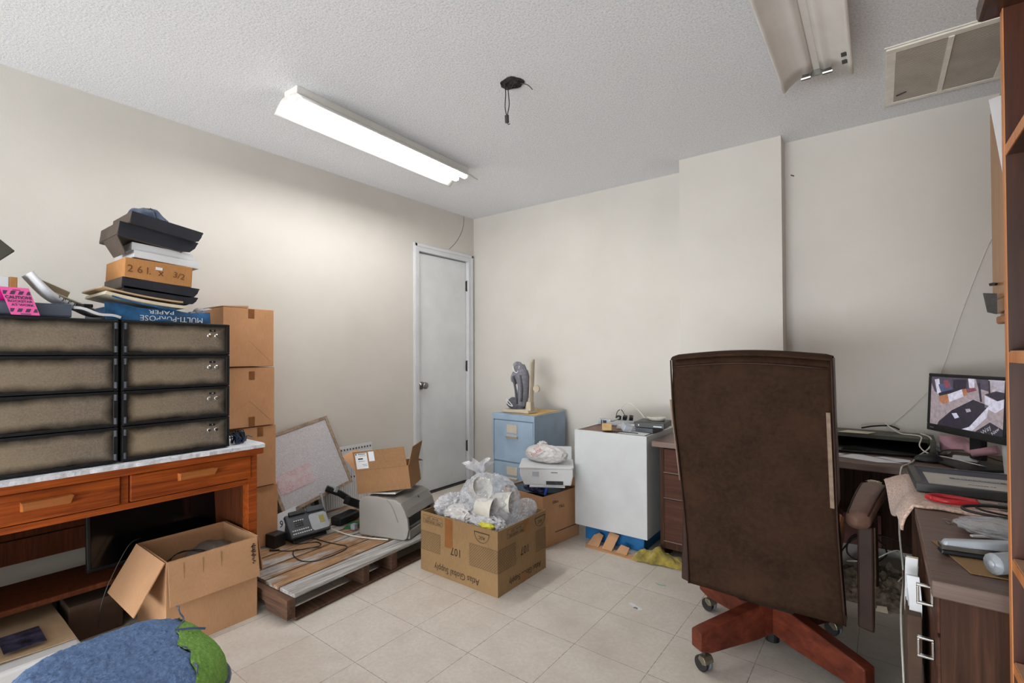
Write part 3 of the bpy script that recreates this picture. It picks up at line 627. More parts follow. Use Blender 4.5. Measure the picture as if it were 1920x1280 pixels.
# brown carton
t = thing('shoe_carton', 'small brown carton with faded handwriting between the black trays', 'box', (.47, -2.685, ZL+.170))
P = Matrix.Translation((.47, -2.685, ZL+.166))@Matrix.Rotation(-.045, 4, 'X')
G().box((0, 0, .045), (.26, .244, .088)).xf(P).out('carton_body', M['card_o'], t, bevel=.003, world=True)
F = P@face_m((.1305, -.122, 0), (0, 1, 0))
text('2 6 l.  x', .042, M['brownink'], t, F, .072, .044, name='handwriting'); text('3/2', .036, M['brownink'], t, F, .192, .042, name='handwriting', rot=-.15)
g = G(); rect(g, F, .105, .130, .055, .067, .001); g.out('small_label', M['paper'], t, world=True)
# white lid
t = thing('white_box_lid', 'white shallow box lid between the brown carton and big black tray', 'box lid', (.46, -2.66, ZL+.265))
P = Matrix.Translation((.455, -2.66, ZL+.258))@Matrix.Rotation(-.075, 4, 'X')
G().bx(-.13, .135, -.112, .13, 0, .030).xf(P).out('lid_rim', M['paper'], t, bevel=.001, world=True)
G().bx(-.125, .128, -.120, .108, .030, .062).xf(P).out('lid_top', M['paper'], t, bevel=.001, world=True)
tray('document_tray', -2.83, -2.545, .34, .605, ZL+.345, .058, -.14, 'black_tray', 'big black tray with brown side overhanging the white box lid', lipr=.045)
g = G().slab([(.40, -2.826, ZL+.345), (.60, -2.828, ZL+.345), (.60, -2.800, ZL+.275), (.45, -2.802, ZL+.275)], .003)
tag(g.out('brown_side_flap', M['tray_in']), 'dark brown board flap hanging below the left end of the big black tray', 'board flap')
tray('document_tray', -2.792, -2.528, .36, .615, ZL+.400, .050, -.15, 'black_tray', 'topmost black tray holding the blue cloth cap', lipr=.02)
# cloth cap
def cap(u, v):
    a = u*2*PI; r = math.sin(v*PI/2); h = math.cos(v*PI/2)
    k = 1+.06*math.sin(a*7)*r+.10*noise.noise(Vector((math.cos(a)*2, math.sin(a)*2, v*3)))
    return (.48+.085*r*k*math.cos(a), -2.685+.088*r*k*math.sin(a), ZL+.400+.098*h*(1+.18*noise.noise(Vector((a*1.3, v*3, 4))))-.018*math.sin(a)*r)
tag(G().grid(cap, 48, 14, .002).out('cloth_cap', M['cloth_blue'], smooth=True), 'crumpled navy blue cloth cap on top of the tray stack', 'cap')
# left group: pink sign
t = thing('caution_sign', 'small pink folded caution sign standing on the left locker', 'sign', (.64, -3.10, ZL+.001))
b0, b1, t0, t1 = Vector((.664, -3.134, ZL+.002)), Vector((.664, -3.062, ZL+.002)), Vector((.640, -3.160, ZL+.098)), Vector((.640, -3.088, ZL+.098))
G().slab([b0, b1, t1, t0], .0015).out('front_panel', M['pink'], t, world=True)
G().slab([t0+Vector((-.002, 0, 0)), t1+Vector((-.002, 0, 0)), Vector((.58, -3.13, ZL+.002)), Vector((.58, -3.20, ZL+.002))], .0015).out('back_panel', M['magenta'], t, world=True)
F = face_m(b0, b1-b0, t0-b0); SH = (t0-b0).dot(Vector((F[0][0], F[1][0], F[2][0])))/((t0-b0).length)  # lean of the folded card
Hs = math.sqrt((t0-b0).length**2-(SH*(t0-b0).length)**2); sk = Matrix(((1, SH*(t0-b0).length/Hs, 0, 0), (0, 1, 0, 0), (0, 0, 1, 0), (0, 0, 0, 1))); FS = F@sk
wS = .072
text('CAUTION!', .0150, M['signink'], t, FS, wS/2, .062, sx=.92, lift=.0006, off=.0006)
text('ROCKSTAR', .0118, M['signink'], t, FS, wS/2, .0485, sx=1.02, lift=.0006, off=.0003)
text('AT WORK', .0118, M['signink'], t, FS, wS/2+.003, .0355, sx=1.02, lift=.0006, off=.0003)
for yy in (.010, .073):
    g = G()
    for k in range(4):
        a = -.004+k*.0205; pts = [(max(.001, a), yy), (a+.0115, yy), (a+.0195, yy+.013), (max(.001, a+.008), yy+.013)]
        pts = [(min(p, wS-.001), q) for p, q in pts]
        g._f([FS@Vector((p, q, .0006)) for p, q in pts], [(0, 1, 2, 3)])
    g.out('hazard_stripe', M['signink'], t, world=True)
g = G(); rect(g, FS, .028, .048, .088, .0905, .0006); rect(g, FS, .024, .050, .002, .005, .0006); g.out('slot', M['signink'], t, world=True)
# binder + notebook + box + dark box corner + papers
t = thing('ring_binder', 'slate blue ring binder lying flat beside the pink caution sign', 'binder', (.5, -3.1, ZL))
G().bx(.36, .635, -3.235, -2.972, ZL+.002, ZL+.006).bx(.36, .635, -3.235, -2.972, ZL+.046, ZL+.050).bx(.631, .637, -3.235, -2.972, ZL+.006, ZL+.046).out('binder_cover', M['gray_cover'], t, bevel=.002, world=True)
G().bx(.38, .628, -3.23, -2.985, ZL+.007, ZL+.040).out('page_block', M['paper'], t, world=True)
t = thing('spiral_notebook', 'open white spiral notebook curling up behind the slate binder', 'notebook', (.47, -3.01, ZL+.05))
def nb(u, v): return (.40+.16*v, -3.075+.125*u, ZL+.165-.115*u**1.0+.020*math.sin(u*PI)*-1+.012*v*0)
G().grid(nb, 20, 6, .012).out('page_block', M['paper'], t, world=True, smooth=True)
def nb2(u, v): return (.36+.05*v, -3.05+.115*u, ZL+.172-.055*u-.02*(1-v))
G().grid(nb2, 8, 3, .002).out('loose_page', M['cream_paper'], t, world=True)
for k in range(6):
    y = -2.995+.016*k; z = ZL+.078-.008*k; g = G()
    g.tube([(.562+.010*math.cos(a), y+.002*a, z+.010*math.sin(a)) for a in [i*2*PI/10 for i in range(11)]], .0016, 5, cap=True)
    g.out('wire_ring', M['dark_steel'], t, world=True)
t = thing('carton', 'small open carton with white lining at the left photo edge on the lockers', 'box', (.42, -3.17, ZL+.052))
G().bx(.34, .498, -3.235, -3.12, ZL+.052, ZL+.150).out('carton_body', M['paper'], t, bevel=.002, world=True)
G().bx(.34, .499, -3.119, -3.098, ZL+.052, ZL+.150).out('carton_flap', M['card_o'], t, bevel=.002, world=True)
t = thing('dark_storage_case', 'dark case standing on its corner at the left photo edge above the binder', 'case', (.45, -3.2, ZL+.152))
G().box((.44, -3.222, 1.553), (.13, .18, .15), (.82, .05, .02)).out('case_shell', M['olive'], t, bevel=.004, world=True)
G().box((.44, -3.222, 1.553), (.134, .06, .154), (.82, .05, .02)).out('case_band', M['blackp'], t, bevel=.004, world=True)
def fan(u, v): return (.44+.19*v, -2.965+.14*u, ZL+.004+.045*(1-u)*(1-.3*v)+.004*math.sin(u*9))
tag(G().grid(fan, 16, 6, .010).out('paper_stack', M['paper']), 'fanned white papers between the slate binder and blue carton', 'papers')
def fan2(u, v): return (.30+.16*v, -2.99+.13*u, ZL+.095-.06*u+.01*v)
tag(G().grid(fan2, 10, 4, .004).out('paper_folder', M['cream_paper']), 'cream folder sticking up behind the fanned white papers', 'folder')
G_ = G().bx(.44, .52, -2.915, -2.885, ZL+.052, ZL+.066); tag(G_.out('stapler', M['blackp'], bevel=.003), 'small black desk gadget behind the fanned papers on the lockers', 'gadget')
tag(G().blob((.55, -2.515, ZL+.058), (.04, .022, .018), 3, .2, floor=ZL+.045).out('wrapped_item', M['foggy_film'], smooth=False), 'crumpled clear wrapping on the right end of the blue carton', 'wrapping')
tag(G().grid(lambda u, v: (.50+.07*v, -2.545+.075*u, ZL+.052+.022*u+.004*math.sin(v*4)), 8, 5, .002).out('envelope', M['silver_plastic']), 'pale grey envelope on the right end of the blue carton', 'envelope')

# dark blue tassel cord on the desk cover, right of the lockers
t = thing('tasselled_cord', 'dark navy tasselled cord heaped at the right end of the desk', 'cord', (.60, -2.36, .758))
random.seed(3)
for k in range(26):
    a = random.uniform(0, 2*PI); r = random.uniform(.005, .035); c = Vector((.60+r*math.cos(a), -2.372+r*.95*math.sin(a)+.01, .762))
    top = c+Vector((random.uniform(-.02, .02), random.uniform(-.02, .015), random.uniform(.015, .060)))
    end = top+Vector((random.uniform(-.02, .02), random.uniform(-.02, .02), -random.uniform(.0, .03)))
    end.z = max(end.z, .762)
    G().tube([c, (c+top)/2+Vector((.005, .004, .006)), top, end], .003, 5, smooth=3).out('tassel_strand', M['cloth_blue'] if k % 3 else M['blackp'], t, world=True)
G().lathe([(.002, 0), (.02, 0), (.022, .02), (.016, .03), (.002, .03)], Matrix.Translation((.57, -2.335, .762)), 14).out('cord_reel', M['gray_plastic'], t, world=True, smooth=True)

# stack of four kraft cartons on the pallet beside the desk
kr = [(.120, .335, .33, -2.035, .0, 'bottom'), (.457, .330, .34, -2.052, .008, 'second from the bottom'), (.789, .322, .345, -2.062, -.006, 'third from the bottom'), (1.113, .314, .35, -2.070, .012, 'topmost')]
for i, (z, h, xf_, yr_, rz, nm) in enumerate(kr):
    w = (.195, .195, .265, .265)[i]; d = .245
    t = thing('kraft_carton', '%s kraft carton in the tall stack between desk and wall' % nm, 'box', (xf_-d/2, yr_-w/2, z+.002), rz, 'tall stack of kraft cartons')
    G().box((0, 0, h/2), (d, w, h-.003)).out('carton_body', M['kraft'], t, bevel=.003)
    if i: G().box((d/2+.0006, .01, h-.03 if i != 2 else .03), (.001, .032, .05)).out('packing_tape', M['tape'], t)
    if i == 2: G().box((d/2+.0006, .01, h-.045), (.001, .030, .045)).out('packing_tape', M['tape'], t)
    if i >= 2:
        g = G()
        for a, b in (((d/2, -.10, .08), (d/2, .0, .14)), ((d/2, .0, .14), (d/2, .11, .03))): g.tube([a, b], .0012, 4)
        g.out('crease_line', M['card'], t)
    if i == 3: G().hexa([(-d/2, -w/2, h), (d/2, -w/2, h), (d/2, -.005, h), (-d/2, -.005, h), (-d/2, -w/2, h+.004), (d/2, -w/2, h+.004), (d/2, -.005, h+.012), (-d/2, -.005, h+.012)]).out('carton_flap', M['card'], t)

# television under the desk
t = thing('television', 'black flat screen television standing on the foot shelf under the desk', 'television', (.30, -2.58, .229))
P = Matrix.Translation((.27, -2.58, .2295))@Matrix.Rotation(-.12, 4, 'Y')
G().bx(-.02, .012, -.268, .268, 0, .300).xf(P).out('television_back', M['blackp'], t, bevel=.004, world=True)
G().bx(.012, .022, -.27, .27, 0, .014).bx(.012, .022, -.27, .27, .290, .302).bx(.012, .022, -.27, -.256, .014, .290).bx(.012, .022, .256, .27, .014, .290).xf(P).out('bezel', M['blackp'], t, bevel=.002, world=True)
G().bx(.0125, .016, -.256, .256, .014, .290).xf(P).out('screen', M['blackg'], t, world=True)

# big open carton in front of the desk
t = thing('open_carton', 'large open carton with folded down flaps in front of the oak desk', 'box', (.6075, -2.535, 0), .0)
open_box(t, .340, .352, .355, .005, [('+x', .170, 171), ('-y', .200, 150), ('+y', .165, 172)], 'card')
g = G()
for k in range(3): g.tube([(.206-.0225+.014, -.12+.07*k, .19), (.181, -.12+.07*k, .34)], .0012, 4)
g.out('crease_line', M['card_t'], t)
g = G().tube([(.205+.0085*math.cos(a*2.6), .150+.0085*math.sin(a*2.6), .335-.0035*a) for a in range(0, 26)], .0028, 5)
tag(g.xf(Matrix.Translation((.592, -2.535, 0))).out('spiral_cable', M['cable_b']), 'black spiral cable hanging at the right corner of the open carton', 'cable')
tag(G().tube([(.765+.028, -2.71, .350), (.70, -2.762, .33), (.60, -2.80, .20), (.56, -2.83, .08), (.55, -2.85, .02)], .002, 5, smooth=5).out('thin_cord', M['cable_b']), 'thin black cord running down over the left flap of the open carton', 'cord') if False else None
tag(G().tube([(.43, -2.700, .372), (.432, -2.745, .350), (.445, -2.815, .215), (.45, -2.842, .12), (.46, -2.85, .055)], .002, 5, smooth=5).out('thin_cord', M['cable_b']), 'thin black cord running down over the left flap of the open carton', 'cord')
t = thing('fabric_cap', 'grey brown cloth caps nested inside the large open carton', 'cap', (.60, -2.45, .23))
for k, (cx, cy, cz, r) in enumerate(((.52, -2.45, .235, .10), (.60, -2.50, .225, .10))):
    G().blob((cx, cy, cz), (r, r*1.1, .065), k+4, .14, 2.4, 4, ridge=False).out('cloth_cap_body', mat('taupe_cloth_%d' % k, '7a7069', .9, var=.1, scale=50), t, world=True, smooth=True)
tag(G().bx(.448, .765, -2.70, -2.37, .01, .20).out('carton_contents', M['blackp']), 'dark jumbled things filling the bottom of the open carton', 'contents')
cable([(.50, -2.62, .26), (.54, -2.57, .30), (.62, -2.50, .285), (.66, -2.55, .26), (.58, -2.63, .25), (.52, -2.60, .285), (.58, -2.52, .30), (.66, -2.48, .27)], .0022, 'cable_b', 'black cord looped over the cloth caps inside the open carton')

# papers and box under the desk at bottom left
t = thing('storage_bin', 'low white bin holding papers on the floor at the lower left', 'bin', (.47, -3.14, 0))
G().bx(.13, .70, -3.40, -2.945, 0, .122).out('bin_body', M['white_plastic'], t, bevel=.012, world=True)
t = thing('printed_sheet', 'manila printed sheet with a dark blue picture on the white bin', 'paper', (.42, -3.12, .124))
G().grid(lambda u, v: (.20+.44*u, -3.38+.425*v, .128+.012*math.sin(u*2.6)*v+.006*math.sin(v*5)), 14, 10, .003).out('sheet', M['manila'], t, world=True)
G().slab([(.47, -3.14, .150), (.62, -3.14, .149), (.62, -3.03, .1465), (.47, -3.03, .149)], .001, (0, 0, 1)).out('picture', mat('dark_blue_print', '3c3a50', .6, var=.5, scale=30), t, world=True)
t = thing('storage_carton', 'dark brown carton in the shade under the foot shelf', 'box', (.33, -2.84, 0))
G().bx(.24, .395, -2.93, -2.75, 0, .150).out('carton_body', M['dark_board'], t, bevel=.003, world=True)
tag(G().bx(.05, .20, -2.93, -2.50, 0, .16).out('toolbox', M['blackp'], bevel=.01), 'black case pushed back under the foot shelf near the wall', 'case')

# stool with fuzzy cover
t = thing('stool', 'cream stool under the fuzzy blue and green cover at lower left', 'stool', (1.58, -3.12, 0))
sx0, sx1, sy0, sy1 = 1.412, 1.848, -3.262, -2.880
def rr(x0, x1, y0, y1, r, n=8):
    P = []
    for cx, cy, a0 in ((x1-r, y1-r, 0), (x0+r, y1-r, 90), (x0+r, y0+r, 180), (x1-r, y0+r, 270)):
        for k in range(n+1): a = math.radians(a0+90*k/n); P.append((cx+r*math.cos(a), cy+r*math.sin(a)))
    return P
I4 = Matrix()
G().prism(rr(sx0+.02, sx1-.02, sy0+.02, sy1-.02, .12), Matrix.Translation((0, 0, .385)), .03).out('seat_board', M['stool_cream'], t, world=True)
for x in (sx0+.09, sx1-.09):
    for y in (sy0+.08, sy1-.08): G().tube([(x, y, .385), (x+(.02 if x > 1.58 else -.02), y+(.02 if y > -3.12 else -.02), 0)], [.02, .014], 12).out('leg', M['stool_cream'], t, world=True)
G().prism(rr(sx0+.015, sx1-.015, sy0+.015, sy1-.015, .12), Matrix.Translation((0, 0, .30)), .06).out('seat_skirt', M['stool_cream'], t, world=True)
t = thing('fuzzy_seat_cover', 'fuzzy blue seat cover with a green end stitched on at lower left', 'seat cover', (1.58, -3.12, .42))
def bnd(x): return -2.906-.235*(x-1.45)+.010*math.sin((x-1.45)*24)+.005*math.sin(x*70)
def pad(side, name, m, seed):
    bm = bmesh.new(); N = 80; cx, cy = (sx0+sx1)/2, (sy0+sy1)/2; hx, hy = (sx1-sx0)/2, (sy1-sy0)/2
    grid = {}
    for i in range(N+1):
        for j in range(N+1):
            x = sx0+(sx1-sx0)*i/N; yb_ = bnd(x); y = (sy0+(yb_-sy0)*j/N) if side < 0 else (yb_+(sy1-yb_)*j/N)
            u = (x-cx)/hx; v = (y-cy)/hy; s_ = (abs(u)**3.2+abs(v)**3.2)**(1/3.2); k = min(1, s_)
            if s_ > 1: x = cx+(x-cx)/s_; y = cy+(y-cy)/s_
            z = .405+.070*max(0, 1-k**7)**.5+.004*noise.fractal(Vector((x*45, y*45, seed)), 1, 2, 3)+.004*noise.noise(Vector((x*150, y*150, seed)))+(.004 if side > 0 else 0)
            grid[i, j] = bm.verts.new((x, y, z))
    for i in range(N):
        for j in range(N): bm.faces.new((grid[i, j], grid[i+1, j], grid[i+1, j+1], grid[i, j+1]))
    g = G(); g.bm.free(); g.bm = bm; return g.out(name, M[m], t, smooth=True, world=True)
pad(-1, 'blue_pile', 'fuzz_blue', 1); pad(1, 'green_pile', 'fuzz_green', 5)
rim = rr(sx0+.004, sx1-.004, sy0+.004, sy1-.004, .13)
G().tube([(x, y, .400) for x, y in rim]+[(rim[0][0], rim[0][1], .400)], .009, 8).out('dark_blue_binding', M['cloth_blue'], t, smooth=True, world=True)
G().tube([(x, bnd(x)+.004, .474+.004*math.sin(x*60)) for x in [1.45+.021*k for k in range(19)]], .0022, 5).out('stitching', M['cloth_blue'], t, world=True)
G().tube([(1.60, bnd(1.60), .478), (1.63, -2.925, .481), (1.65, -2.900, .476)], .003, 5, smooth=5).out('stitching', M['cloth_blue'], t, world=True)

# ================================================================== MIDDLE
# pallet, slightly turned
t = thing('wooden_pallet', 'weathered whitewashed wooden pallet on the floor between desk and door', 'pallet', (.50, -1.70, 0), 0)
PA = Matrix.Translation((.968, -2.280, 0))@Matrix.Rotation(math.radians(3.4), 4, 'Z')   # near front corner; local -x into the room corner, +y along the planks
LP_, WP_ = 1.20, .90
xs = [0, .128, .248, .374, .505, .625, .752, .87]
wds = [.116, .108, .114, .119, .108, .115, .106, .085]
random.seed(11)
for k, (x, w) in enumerate(zip(xs, wds)):
    if k > 6: continue
    g = G(); e = random.uniform(-.004, .004)
    g.bx(-x-w, -x-.0, -.006+e, LP_+e, .103, .120)
    g.xf(PA).out('deck_board', M['palletw' if k == 0 else 'pallet'], t, bevel=.0025, world=True)
for y in (.0, .41, .60, 1.155):
    g = G()
    F = PA@face_m((0, y, 0), (-1, 0, 0), (0, 0, 1))
    prof = [(.004, .016), (.10, .016), (.16, .016), (.185, .055), (.30, .055), (.33, .016), (.56, .016), (.59, .055), (.70, .055), (.73, .016), (.87, .016), (.87, .103), (.004, .103)]
    g.prism(prof, F, -.040)
    g.out('stringer', M['pallet_side'], t, bevel=.002, world=True)
for x in (0, .40, .77):
    G().bx(-x-.09, -x, .0, LP_, .001, .015).xf(PA).out('bottom_board', M['pallet_side'], t, bevel=.002, world=True)

# furnace filter leaning
TRp, BRp, BLp = Vector((.042, -1.554, .766)), Vector((.198, -1.454, .321)), Vector((.232, -1.946, .224))
TLp = TRp+BLp-BRp
t = thing('air_filter', 'square white furnace air filter in a cardboard frame leaning on the wall', 'air filter', tuple((BRp+BLp)/2))
n_ = (BRp-BLp).cross(TRp-BRp).normalized()
ex = (BRp-BLp); ey = (TLp-BLp); ey = ey-ex.normalized()*ey.dot(ex.normalized()); FF = face_m(BLp, ex, ey); Lx, Ly = ex.length, (TLp-BLp).length
FFi = FF
w = .020
for a in ((0, Lx, 0, w), (0, Lx, Ly-w, Ly), (0, w, w, Ly-w), (Lx-w, Lx, w, Ly-w)):
    G().bx(a[0], a[1], a[2], a[3], -.022, 0).xf(FF).out('frame_strip', M['filterframe'], t, world=True)
G().grid(lambda u, v: (w+(Lx-2*w)*u, w+(Ly-2*w)*v, -.004+.0012*noise.noise(Vector((u*60, v*60, 0)))), 60, 60, .012).xf(FF).out('filter_mesh', M['filter'], t, world=True)
G().grid(lambda u, v: (.03+.235*u, .115+.12*v, -.0018+.0016*noise.noise(Vector((u*40, v*30, 5)))), 30, 20, .001).xf(FF).out('printed_band', M['filterpink'], t, world=True)

# white ribbed panel
t = thing('ribbed_panel', 'white ribbed vented panel leaning on the wall behind the filter', 'panel', (.05, -1.42, .12))
P = Matrix.Translation((.06, -1.42, .124))@Matrix.Rotation(-.06, 4, 'Y')
g = G().bx(-.004, .003, -.21, .24, 0, .41)
for k in range(26): g.bx(.003, .007, -.20+.0172*k, -.192+.0172*k, .01, .355)
g.xf(P).out('panel_board', M['white_plastic'], t, world=True)
for zz in (.385, .19):
    g = G()
    for k in range(18): g.bx(.0034, .0075, -.19+.024*k, -.183+.024*k, zz-.006, zz+.006)
    g = g.xf(P).out('slot_row', M['dark_steel'], t, world=True)

# white sheet with numerals behind the phone
t = thing('numbered_sheet', 'white sheet with black numerals half hidden behind the phone', 'paper sheet', (.16, -1.93, .12))
P = face_m((.34, -2.035, .123), (-.22, .52, 0), (-.35, -.05, 1))
G().bx(0, .33, 0, .150, -.003, 0).xf(P).out('sheet', M['paper'], t, world=True)
text('9 6', .060, M['ink'], t, P, .075, .075, rot=-.5); text('03', .04, M['ink'], t, P, .27, .125)

# desk phone
t = thing('desk_phone', 'grey and silver desk phone propped up on the pallet boards', 'telephone', (.36, -1.89, .121))
A_, D_, C_ = Vector((.350, -2.000, .268)), Vector((.440, -2.012, .160)), Vector((.452, -1.775, .158))
PF = face_m(D_, C_-D_, A_-D_); fw_ = (C_-D_).length; fh_ = (A_-D_).length
G().bx(0, fw_, 0, fh_, -.028, 0).xf(PF).out('phone_body', M['gray_plastic'], t, bevel=.006, world=True)
G().hexa([(.31, -1.99, .1215), (.425, -1.99, .1215), (.43, -1.79, .1215), (.32, -1.785, .1215), (.325, -1.99, .225), (.395, -1.99, .165), (.405, -1.79, .160), (.335, -1.785, .22)]).out('phone_stand', M['blackp'], t, bevel=.004, world=True)
G().prism(rr(fw_*.53, fw_-.004, .012, fh_-.028, .018), PF@Matrix.Translation((0, 0, .0005)), .002).out('silver_fascia', M['silver_plastic'], t, world=True)
G().bx(fw_*.78, fw_*.90, fh_*.34, fh_*.66, .0026, .004).xf(PF).out('display', M['yellow_lcd'], t, world=True)
for nm, mm, rows in (('white_key', 'white_plastic', [(.018, 9, .014), (.036, 8, .014), (fh_-.05, 5, .036)]), ('dark_key', 'blackp', [(.060, 4, .040), (.073, 4, .040), (.086, 4, .040)])):
    for y, n, x0 in rows:
        for k in range(n): G().bx(x0+.0125*k, x0+.0125*k+.0078, y, y+.0065, 0, .003).xf(PF).out(nm, M[mm], t, world=True)
G().bx(.02, .115, fh_-.014, fh_+.010, -.002, .012).xf(PF).out('handset_cradle', M['blackp'], t, bevel=.003, world=True)
G().bx(.125, fw_-.01, fh_-.016, fh_+.016, -.002, .010).xf(PF).out('handset_rest', M['gray_plastic'], t, bevel=.004, world=True)
tag(G().box((.36, -2.062, .158), (.075, .075, .07), (0, 0, .2)).out('power_adapter', M['blackp'], bevel=.005), 'black power adapter block beside the kraft stack on the pallet', 'power adapter')
t = thing('black_bracket', 'long black bracket lying diagonally behind the phone', 'bracket', (.25, -1.52, .12))
G().tube([(.21, -1.66, .325), (.25, -1.585, .280), (.27, -1.53, .235)], .020, 6).out('bracket_arm', M['blackp'], t, world=True)
G().box((.29, -1.50, .205), (.05, .16, .05), (-.5, 0, .1)).out('bracket_body', M['blackp'], t, bevel=.006, world=True)
G().box((.235, -1.617, .312), (.044, .020, .03), (-.5, 0, .1)).out('bracket_label', M['silver_plastic'], t, world=True)
tag(G().box((.33, -1.60, .148), (.09, .17, .050), (.05, 0, .15)).out('black_handset', M['blackp'], bevel=.014, seg=3), 'rounded black plastic handset resting between the phone and printer', 'handset')
tag(G().box((.17, -1.70, .22), (.02, .018, .20), (.25, .1, 0)).out('black_strut', M['blackp']), 'short black strut standing upright behind the phone', 'strut')
tag(G().box((.205, -1.675, .215), (.006, .014, .20), (.28, .1, 0)).out('white_strut', M['white_plastic']), 'slim white strut standing beside the black one behind the phone', 'strut')
tag(G().box((.44, -1.62, .128), (.075, .10, .006), (.05, -.1, .5)).out('circuit_board', M['green']), 'small green circuit board lying left of the laser printer', 'circuit board')
tag(G().box((.50, -1.655, .140), (.03, .03, .035), (0, 0, .3)).out('small_connector_box', M['silver_plastic'], bevel=.002), 'small grey connector box touching the left side of the laser printer', 'connector box')
z = .1225
cable([(.30, -1.99, z+.01), (.36, -1.985, z), (.44, -1.975, z), (.494, -1.90, z), (.56, -1.915, z), (.53, -2.0, z), (.507, -2.03, z), (.56, -2.07, z), (.66, -2.085, z), (.725, -2.045, z), (.735, -1.975, z), (.725, -1.875, z), (.69, -1.835, z), (.63, -1.845, z), (.54, -1.865, z), (.445, -1.88, z+.002), (.40, -1.90, z+.004)], .0028, 'cable_b', 'thin black cord looping over the pallet in front of the phone')
cable([(.43, -2.095, z), (.50, -2.05, z), (.56, -1.97, z+.005), (.60, -1.93, z+.004)], .0026, 'cable_b', 'short black lead ending in a jack plug on the pallet')
tag(G().tube([(.405, -2.118, z+.002), (.445, -2.085, z+.002)], .005, 8).out('jack_plug', M['cable_b']), 'black jack plug at the end of the short lead on the pallet', 'plug')
cable([(.36, -1.765, .145), (.45, -1.75, .135), (.542, -1.735, z+.004), (.62, -1.72, z+.004), (.72, -1.68, z+.003), (.80, -1.64, z+.003)], .0042, 'cable_w', 'off-white cord running from the phone under the laser printer')

# laser printer (profile in its local xz plane, extruded along y)
t = thing('laser_printer', 'warm grey laser printer standing on the wooden pallet', 'printer', (.896, -1.588, .122), math.radians(18.5))
pr = [(-.315, .010), (-.300, 0), (-.02, 0), (.0, .012), (.012, .06), (.006, .115), (-.012, .165), (-.040, .205), (-.075, .222), (-.12, .224), (-.20, .232), (-.27, .230), (-.305, .218), (-.318, .19)]
Mx = Matrix(((1, 0, 0, 0), (0, 0, 1, 0), (0, 1, 0, 0), (0, 0, 0, 1)))
def prof_solid(g, poly, y0, y1): g.prism(poly, Matrix(((1, 0, 0, 0), (0, 0, 1, y0), (0, 1, 0, 0), (0, 0, 0, 1))), y1-y0)
g = G(); prof_solid(g, pr, 0, .02); prof_solid(g, pr, .315, .335)
pr2 = [(-.31, .012), (-.03, .004), (-.03, .06), (-.12, .06), (-.12, .13), (-.045, .16), (-.055, .195), (-.10, .212), (-.30, .212)]
prof_solid(g, pr2, .02, .315); g.out('printer_body', M['printer'], t, bevel=.005)
g = G(); prof_solid(g, [(.010, .005), (.012, .052), (-.02, .052), (-.03, .005)], .02, .315); g.out('front_cover', M['printer'], t, bevel=.003)
g = G(); prof_solid(g, [(.008, .128), (-.012, .168), (-.040, .207), (-.075, .224), (-.11, .218), (-.06, .160), (-.03, .128)], .02, .315); g.out('top_cover', M['printer_d'], t, bevel=.004)
g = G(); prof_solid(g, [(-.115, .056), (-.01, .054), (-.022, .120), (-.115, .126)], .024, .311); g.out('paper_slot', M['blackp'], t)
g = G(); prof_solid(g, [(.0, .058), (.004, .062), (-.07, .075), (-.07, .070)], .05, .29); g.out('paper_tray', M['printer_d'], t)
G().lathe([(.001, 0), (.007, 0), (.007, .002), (.001, .002)], Matrix.Translation((-.030, .19, .197))@Matrix.Rotation(.75, 4, 'Y'), 14).out('power_button', M['gray_plastic'], t)
G().tube([(-.13, -.001, .222), (-.105, -.001, .20), (-.075, -.001, .15), (-.055, -.001, .10)], .0022, 6, smooth=6).out('side_groove', M['printer_d'], t)
G().box((-.20, .17, .232), (.17, .20, .010), (0, -.08, 0)).out('output_tray', M['foam'], t, bevel=.004)

# open carton on the printer
t = thing('open_carton', 'small open carton with shipping label on top of the laser printer', 'box', (.640, -1.495, .370), math.radians(32))
P = Matrix.Rotation(.03, 4, 'Y')
w, d, h, th = .325, .215, .135, .004
a, b = w/2, d/2
g = G().bx(-a, a, -b, b, 0, th).bx(-a, a, -b, -b+th, th, h).bx(-a, a, b-th, b, th, h).bx(-a, -a+th, -b+th, b-th, th, h).bx(a-th, a, -b+th, b-th, th, h); g.out('carton_body', M['card_d'], t)
G().bx(-a+.002, a-.008, -.0025, .0, 0, .115).xf(Matrix.Translation((0, -b+.003, h+.001))@Matrix.Rotation(.10, 4, 'X')).out('carton_flap', M['card_d'], t)
G().bx(-.0, .0035, -b+.004, b-.004, 0, .112).xf(Matrix.Translation((a, 0, h+.001))@Matrix.Rotation(.33, 4, 'Y')).out('carton_flap', M['card_d'], t)
G().bx(-.0035, 0, -b+.004, b-.004, 0, .12).xf(Matrix.Translation((-a, 0, h+.001))@Matrix.Rotation(-.62, 4, 'Y')).out('carton_flap', M['card'], t)
G().bx(-a+.004, a-.004, 0, .003, 0, .11).xf(Matrix.Translation((0, b, h+.001))@Matrix.Rotation(-1.9, 4, 'X')).out('carton_flap', M['card'], t)
t.rotation_euler = (0, math.radians(-7), math.radians(32)); WM[t] = Matrix.Translation(t.location)@t.rotation_euler.to_matrix().to_4x4()
LM = WM[t]@Matrix.Translation((0, -b+.003, h+.001))@Matrix.Rotation(.10, 4, 'X')@Matrix(((1, 0, 0, -a), (0, 0, -1, -.0028), (0, 1, 0, 0), (0, 0, 0, 1)))
g = G(); rect(g, LM, .014, .086, .010, .104, .0004); lb = g.out('shipping_label', M['paper'], t, world=True)
g = G(); rect(g, LM, .096, .130, .050, .108, .0004); g.out('small_label', M['paper'], t, world=True)
